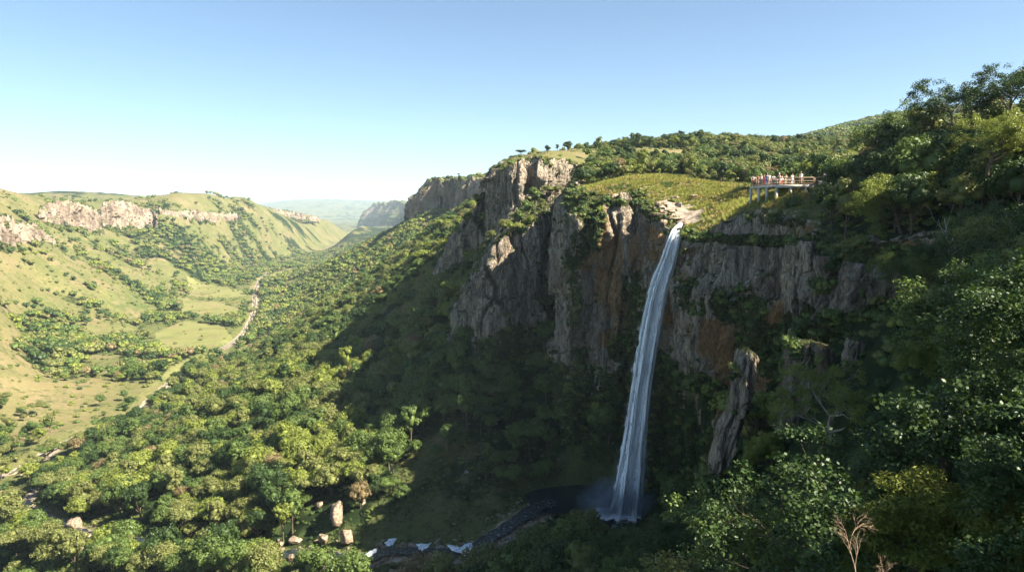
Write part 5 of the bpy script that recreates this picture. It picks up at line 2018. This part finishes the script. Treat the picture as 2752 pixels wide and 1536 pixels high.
CL = dict(white=cloth('white_cloth', (.80, .78, .75)), blue=cloth('blue_cloth', (.05, .12, .48)), red=cloth('red_cloth', (.45, .05, .05)), navy=cloth('navy_cloth', (.03, .04, .09)),
          orange=cloth('orange_cloth', (.60, .22, .08)), beige=cloth('beige_cloth', (.58, .47, .36)), pink=cloth('pink_cloth', (.70, .42, .38)), pale=cloth('pale_blue_cloth', (.45, .55, .68)), tan=cloth('tan_cloth', (.42, .30, .18)))
HAIR = [simple_mat('dark_hair', (.03, .02, .015), .7, .2, 20, .3, .002), simple_mat('grey_hair', (.45, .42, .38), .7, .2, 20, .3, .002), simple_mat('brown_hair', (.14, .075, .035), .7, .2, 20, .3, .002)]


def skin_mesh(name, nodes, edges, m, sub=1):
    """nodes: {key: (x, y, z, radius)}; grows one continuous surface along the edges"""
    ks = list(nodes)
    me = bpy.data.meshes.new(name)
    me.from_pydata([nodes[k][:3] for k in ks], [(ks.index(a), ks.index(b)) for a, b in edges], [])
    o = bpy.data.objects.new(name, me)
    COL.objects.link(o)
    mod = o.modifiers.new('s', 'SKIN')
    sv = me.skin_vertices[0].data
    for i, k in enumerate(ks):
        rr = nodes[k][3]
        sv[i].radius = (rr, rr) if not isinstance(rr, tuple) else rr
    sv[0].use_root = True
    ms = o.modifiers.new('u', 'SUBSURF')
    ms.levels = sub
    ms.render_levels = sub
    dg = bpy.context.evaluated_depsgraph_get()
    out = bpy.data.meshes.new_from_object(o.evaluated_get(dg))
    bpy.data.objects.remove(o)
    out.name = name
    out.materials.clear()
    out.materials.append(m)
    out.polygons.foreach_set('use_smooth', np.ones(len(out.polygons), bool))
    return out


def person(label, loc, rz, height, top, bottom, hair, pose=0, hat=None, shorts=False, bag=None):
    """pose 0: arms hanging; 1: hands forward on the rail; 2: leaning forward; 3: one arm raised to the face; 4: walking"""
    lean = .22 if pose == 2 else .03
    ws = .09 if pose == 4 else .0
    def P(x, y, z, r_):
        return (x, y, z, r_)
    N_ = {'pelvis': P(0, 0, .93, (.135, .10)), 'belly': P(0, lean * .3, 1.06, (.125, .095)), 'chest': P(0, lean * .7, 1.27, (.155, .105)), 'neck': P(0, lean, 1.46, .052), 'head0': P(0, lean + .01, 1.56, (.072, .085)), 'head1': P(0, lean + .015, 1.67, (.074, .088))}
    E_ = [('pelvis', 'belly'), ('belly', 'chest'), ('chest', 'neck'), ('neck', 'head0'), ('head0', 'head1')]
    for sgn, sd in ((-1, 'l'), (1, 'r')):
        st = ws * sgn
        N_['hip' + sd] = P(.09 * sgn, 0, .88, .088)
        N_['knee' + sd] = P(.10 * sgn, st + .02, .50, .056)
        N_['ankle' + sd] = P(.105 * sgn, st * 1.8 - .01, .09, .036)
        N_['toe' + sd] = P(.115 * sgn, st * 1.8 + .15, .035, .034)
        E_ += [('pelvis', 'hip' + sd), ('hip' + sd, 'knee' + sd), ('knee' + sd, 'ankle' + sd), ('ankle' + sd, 'toe' + sd)]
        N_['sh' + sd] = P(.18 * sgn, lean * .85, 1.39, .056)
        if pose in (1, 2):
            el, wr, hd = (.24 * sgn, lean + .10, 1.16), (.20 * sgn, lean + .34, 1.05), (.18 * sgn, lean + .42, 1.04)
        elif pose == 3 and sgn > 0:
            el, wr, hd = (.30 * sgn, lean + .20, 1.30), (.12 * sgn, lean + .20, 1.52), (.07 * sgn, lean + .17, 1.60)
        else:
            el, wr, hd = (.24 * sgn, -st * .5, 1.12), (.25 * sgn, .05 - st, .88), (.25 * sgn, .07 - st, .80)
        N_['el' + sd], N_['wr' + sd], N_['hd' + sd] = el + (.042,), wr + (.027,), hd + (.034,)
        E_ += [('chest', 'sh' + sd), ('sh' + sd, 'el' + sd), ('el' + sd, 'wr' + sd), ('wr' + sd, 'hd' + sd)]
        hv = np.array(hd) - np.array(wr)
        hv /= np.linalg.norm(hv)
        sv_ = np.cross(hv, [0, 0, 1.0]) if abs(hv[2]) < .8 else np.array([0, 1.0, 0])
        for q in range(4):
            f1 = np.array(hd) + hv * .02 + sv_ * (.028 - .018 * q)
            f2 = f1 + hv * (.055 - .006 * abs(q - 1)) + np.array([0, .008, -.012])
            N_['f%d%s' % (q, sd)] = tuple(f1) + (.010,)
            N_['g%d%s' % (q, sd)] = tuple(f2) + (.008,)
            E_ += [('hd' + sd, 'f%d%s' % (q, sd)), ('f%d%s' % (q, sd), 'g%d%s' % (q, sd))]
        tb = np.array(wr) + hv * .05 + sv_ * .05
        N_['th' + sd] = tuple(tb) + (.011,)
        E_ += [('hd' + sd, 'th' + sd)]
    N_['nose'] = P(0, lean + .125, 1.60, .013)
    E_ += [('head0', 'nose')]
    body = skin_mesh('person', N_, E_, SKIN, 1)
    root = link('person', body, loc=loc, rot=(0, 0, rz), scale=(height / 1.76,) * 3)
    tag(root, label, 'person', 'people on the viewing platform')

    def infl(keys, edges, k, m, name, cut=None):
        d = {}
        for a in keys:
            q = N_[a] if a in N_ else cut[a]
            rr = q[3]
            d[a] = q[:3] + ((rr[0] * k, rr[1] * k) if isinstance(rr, tuple) else rr * k,)
        link(name, skin_mesh(name, d, edges, m, 1), root)
    cut = {}
    for sd in 'lr':
        a, b = np.array(N_['sh' + sd][:3]), np.array(N_['el' + sd][:3])
        cut['slv' + sd] = tuple(a + (b - a) * .8) + (.056,)
        a, b = np.array(N_['knee' + sd][:3]), np.array(N_['ankle' + sd][:3])
        cut['cuf' + sd] = tuple(a + (b - a) * (.02 if shorts else .86)) + (.062 if shorts else .045,)
    infl(['belly', 'pelvis', 'chest', 'shl', 'shr', 'slvl', 'slvr'], [('pelvis', 'belly'), ('belly', 'chest'), ('chest', 'shl'), ('chest', 'shr'), ('shl', 'slvl'), ('shr', 'slvr')], 1.17, CL[top], 'shirt', cut)
    infl(['pelvis', 'hipl', 'hipr', 'kneel', 'kneer', 'cufl', 'cufr'], [('pelvis', 'hipl'), ('pelvis', 'hipr'), ('hipl', 'kneel'), ('hipr', 'kneer'), ('kneel', 'cufl'), ('kneer', 'cufr')], 1.19, CL[bottom], 'shorts' if shorts else 'trousers', cut)
    v, f = ICO2
    hv_ = v * np.array([.088, .102, .10]) + np.array([0, lean - .008, 1.675])
    hv_[:, 2] = np.maximum(hv_[:, 2], np.where(hv_[:, 1] > lean + .03, 1.685, 1.58))
    link('hair' if hat is None else 'hat', mesh_np('hair', hv_, f, HAIR[hair] if hat is None else CL[hat], True), root)
    # shoes
    sm = MB()
    for sgn in (-1, 1):
        st = ws * sgn * 1.8
        sm.box((.112 * sgn, st + .06, .045), (.095, .27, .09))
    link('shoes', sm.mesh('shoes', CL['navy']), root)
    # eyes and mouth
    fm = MB()
    for sgn in (-1, 1):
        fm.box((.03 * sgn, lean + .098, 1.635), (.022, .012, .012))
    fm.box((0, lean + .098, 1.555), (.045, .01, .01))
    link('face', fm.mesh('face', HAIR[0]), root)
    if bag:
        b_ = MB()
        v, f = ICO2
        b_.add(v * np.array([.17, .11, .24]) + np.array([0, lean - .21, 1.22]), None, f)
        link('backpack', b_.mesh('backpack', CL[bag], True), root)
    return root


PPL = [  # px, distance, facing(deg), height, top, bottom, hair, pose, hat, shorts, bag, label
    (1893, 107.6, 160, 1.66, 'white', 'orange', 0, 1, None, True, None, 'person in a white shirt and orange shorts, leftmost on the platform'),
    (1900, 107.9, 200, 1.62, 'navy', 'navy', 0, 0, None, False, None, 'person in dark clothes behind the leftmost visitor'),
    (1906, 106.4, 150, 1.60, 'orange', 'beige', 2, 1, None, True, None, 'person in an orange top and beige shorts near the left rail'),
    (1914, 107.2, 170, 1.78, 'white', 'navy', 0, 0, 'white', False, None, 'person in a white shirt and white hat left of the red shirt'),
    (1922, 105.8, 140, 1.70, 'red', 'red', 2, 1, None, False, None, 'person dressed in red beside the one in blue'),
    (1929, 104.6, 175, 1.80, 'blue', 'blue', 1, 0, None, False, None, 'person dressed all in blue at the left railing'),
    (1934, 104.0, 190, 1.72, 'white', 'beige', 0, 0, None, True, None, 'person in a white top and beige shorts right of the one in blue'),
    (1945, 105.5, 180, 1.64, 'white', 'navy', 0, 1, None, False, None, 'person in white standing at the front corner of the platform'),
    (1962, 104.8, 120, 1.82, 'pink', 'white', 1, 2, 'white', True, None, 'person in a pale pink shirt and hat leaning forward behind the rail'),
    (1967, 105.8, 220, 1.60, 'white', 'red', 2, 0, None, True, None, 'person in white with red shorts beside the leaning visitor'),
    (1976, 104.0, 180, 1.62, 'beige', 'beige', 2, 1, None, True, None, 'person dressed in beige behind the middle of the railing'),
    (1992, 103.4, 200, 1.74, 'white', 'pale', 2, 0, None, False, None, 'person in a white shirt and pale blue trousers right of the beige one'),
    (2014, 101.55, 185, 1.86, 'white', 'pink', 1, 0, None, False, None, 'tall person in white standing alone in the middle of the railing'),
    (2073, 101.4, 110, 1.74, 'blue', 'navy', 0, 4, None, False, 'tan', 'person in a blue jacket walking at the right end of the walkway')]
for a, d, rz, ht, tp, bt, hr, ps, hat, sh, bag, lab in PPL:
    w = at(a, 468, d)
    person(lab, (w[0], d, ZD + .003), R(rz), ht, tp, bt, hr, ps, hat, sh, bag)

# ------------------------------------------------------------------ sky, sun, air
world = bpy.data.worlds.new('World')
scene.world = world
world.use_nodes = True
nt = world.node_tree
bg = nt.nodes['Background']
sky = nt.nodes.new('ShaderNodeTexSky')
sky.sky_type = 'NISHITA'
sky.sun_disc = False
sky.sun_elevation = R(SUNEL)
sky.sun_rotation = R(SUNAZ)
sky.altitude = 2200
sky.air_density = 1.0
sky.dust_density = 2.4
sky.ozone_density = 1.3
tint = nt.nodes.new('ShaderNodeMix')
tint.data_type = 'RGBA'
tint.blend_type = 'MULTIPLY'
tint.inputs[0].default_value = 1.0
tint.inputs[7].default_value = (.86, .975, 1.0, 1)
nt.links.new(sky.outputs[0], tint.inputs[6])
nt.links.new(tint.outputs[2], bg.inputs[0])
bg.inputs[1].default_value = SKYSTR
sl_ = bpy.data.lights.new('sun', 'SUN')
sl_.energy = SUNSTR
sl_.angle = R(.5)
sl_.color = (1.0, .925, .76)
so = bpy.data.objects.new('sun', sl_)
COL.objects.link(so)
sd_ = Vector((math.sin(R(SUNAZ)) * math.cos(R(SUNEL)), math.cos(R(SUNAZ)) * math.cos(R(SUNEL)), math.sin(R(SUNEL))))
so.rotation_euler = (-sd_).to_track_quat('-Z', 'Y').to_euler()

if HAZE > 0:
    m, nt, out = new_mat('haze_volume')
    t = NT(nt)
    pv_ = t.n('ShaderNodeVolumePrincipled')
    pv_.inputs['Color'].default_value = (.68, .86, 1.0, 1)
    pv_.inputs['Density'].default_value = HAZE
    pv_.inputs['Anisotropy'].default_value = 0.0
    t.l(pv_.outputs[0], out.inputs['Volume'])
    mb = MB().box((0, 0, (HZT + HZB) / 2), (28400, 28400, HZT - HZB))
    o = link('haze', mb.mesh('haze', m))
    tag(o, 'thin bluish air haze filling the valley', 'haze', kind='stuff')

scene.view_settings.view_transform = 'Standard'
scene.view_settings.look = 'None'
scene.view_settings.exposure = EXPO
scene.view_settings.gamma = 1
scene.cycles.use_denoising = True
scene.cycles.denoiser = 'OPENIMAGEDENOISE'
scene.cycles.denoising_prefilter = 'ACCURATE'
scene.cycles.max_bounces = 5
scene.cycles.diffuse_bounces = 2
scene.cycles.glossy_bounces = 2
scene.cycles.transmission_bounces = 2
scene.cycles.volume_bounces = 0
scene.cycles.transparent_max_bounces = 16
scene.cycles.caustics_reflective = False
scene.cycles.caustics_refractive = False
scene.cycles.volume_step_rate = 1.0
scene.cycles.volume_max_steps = 256
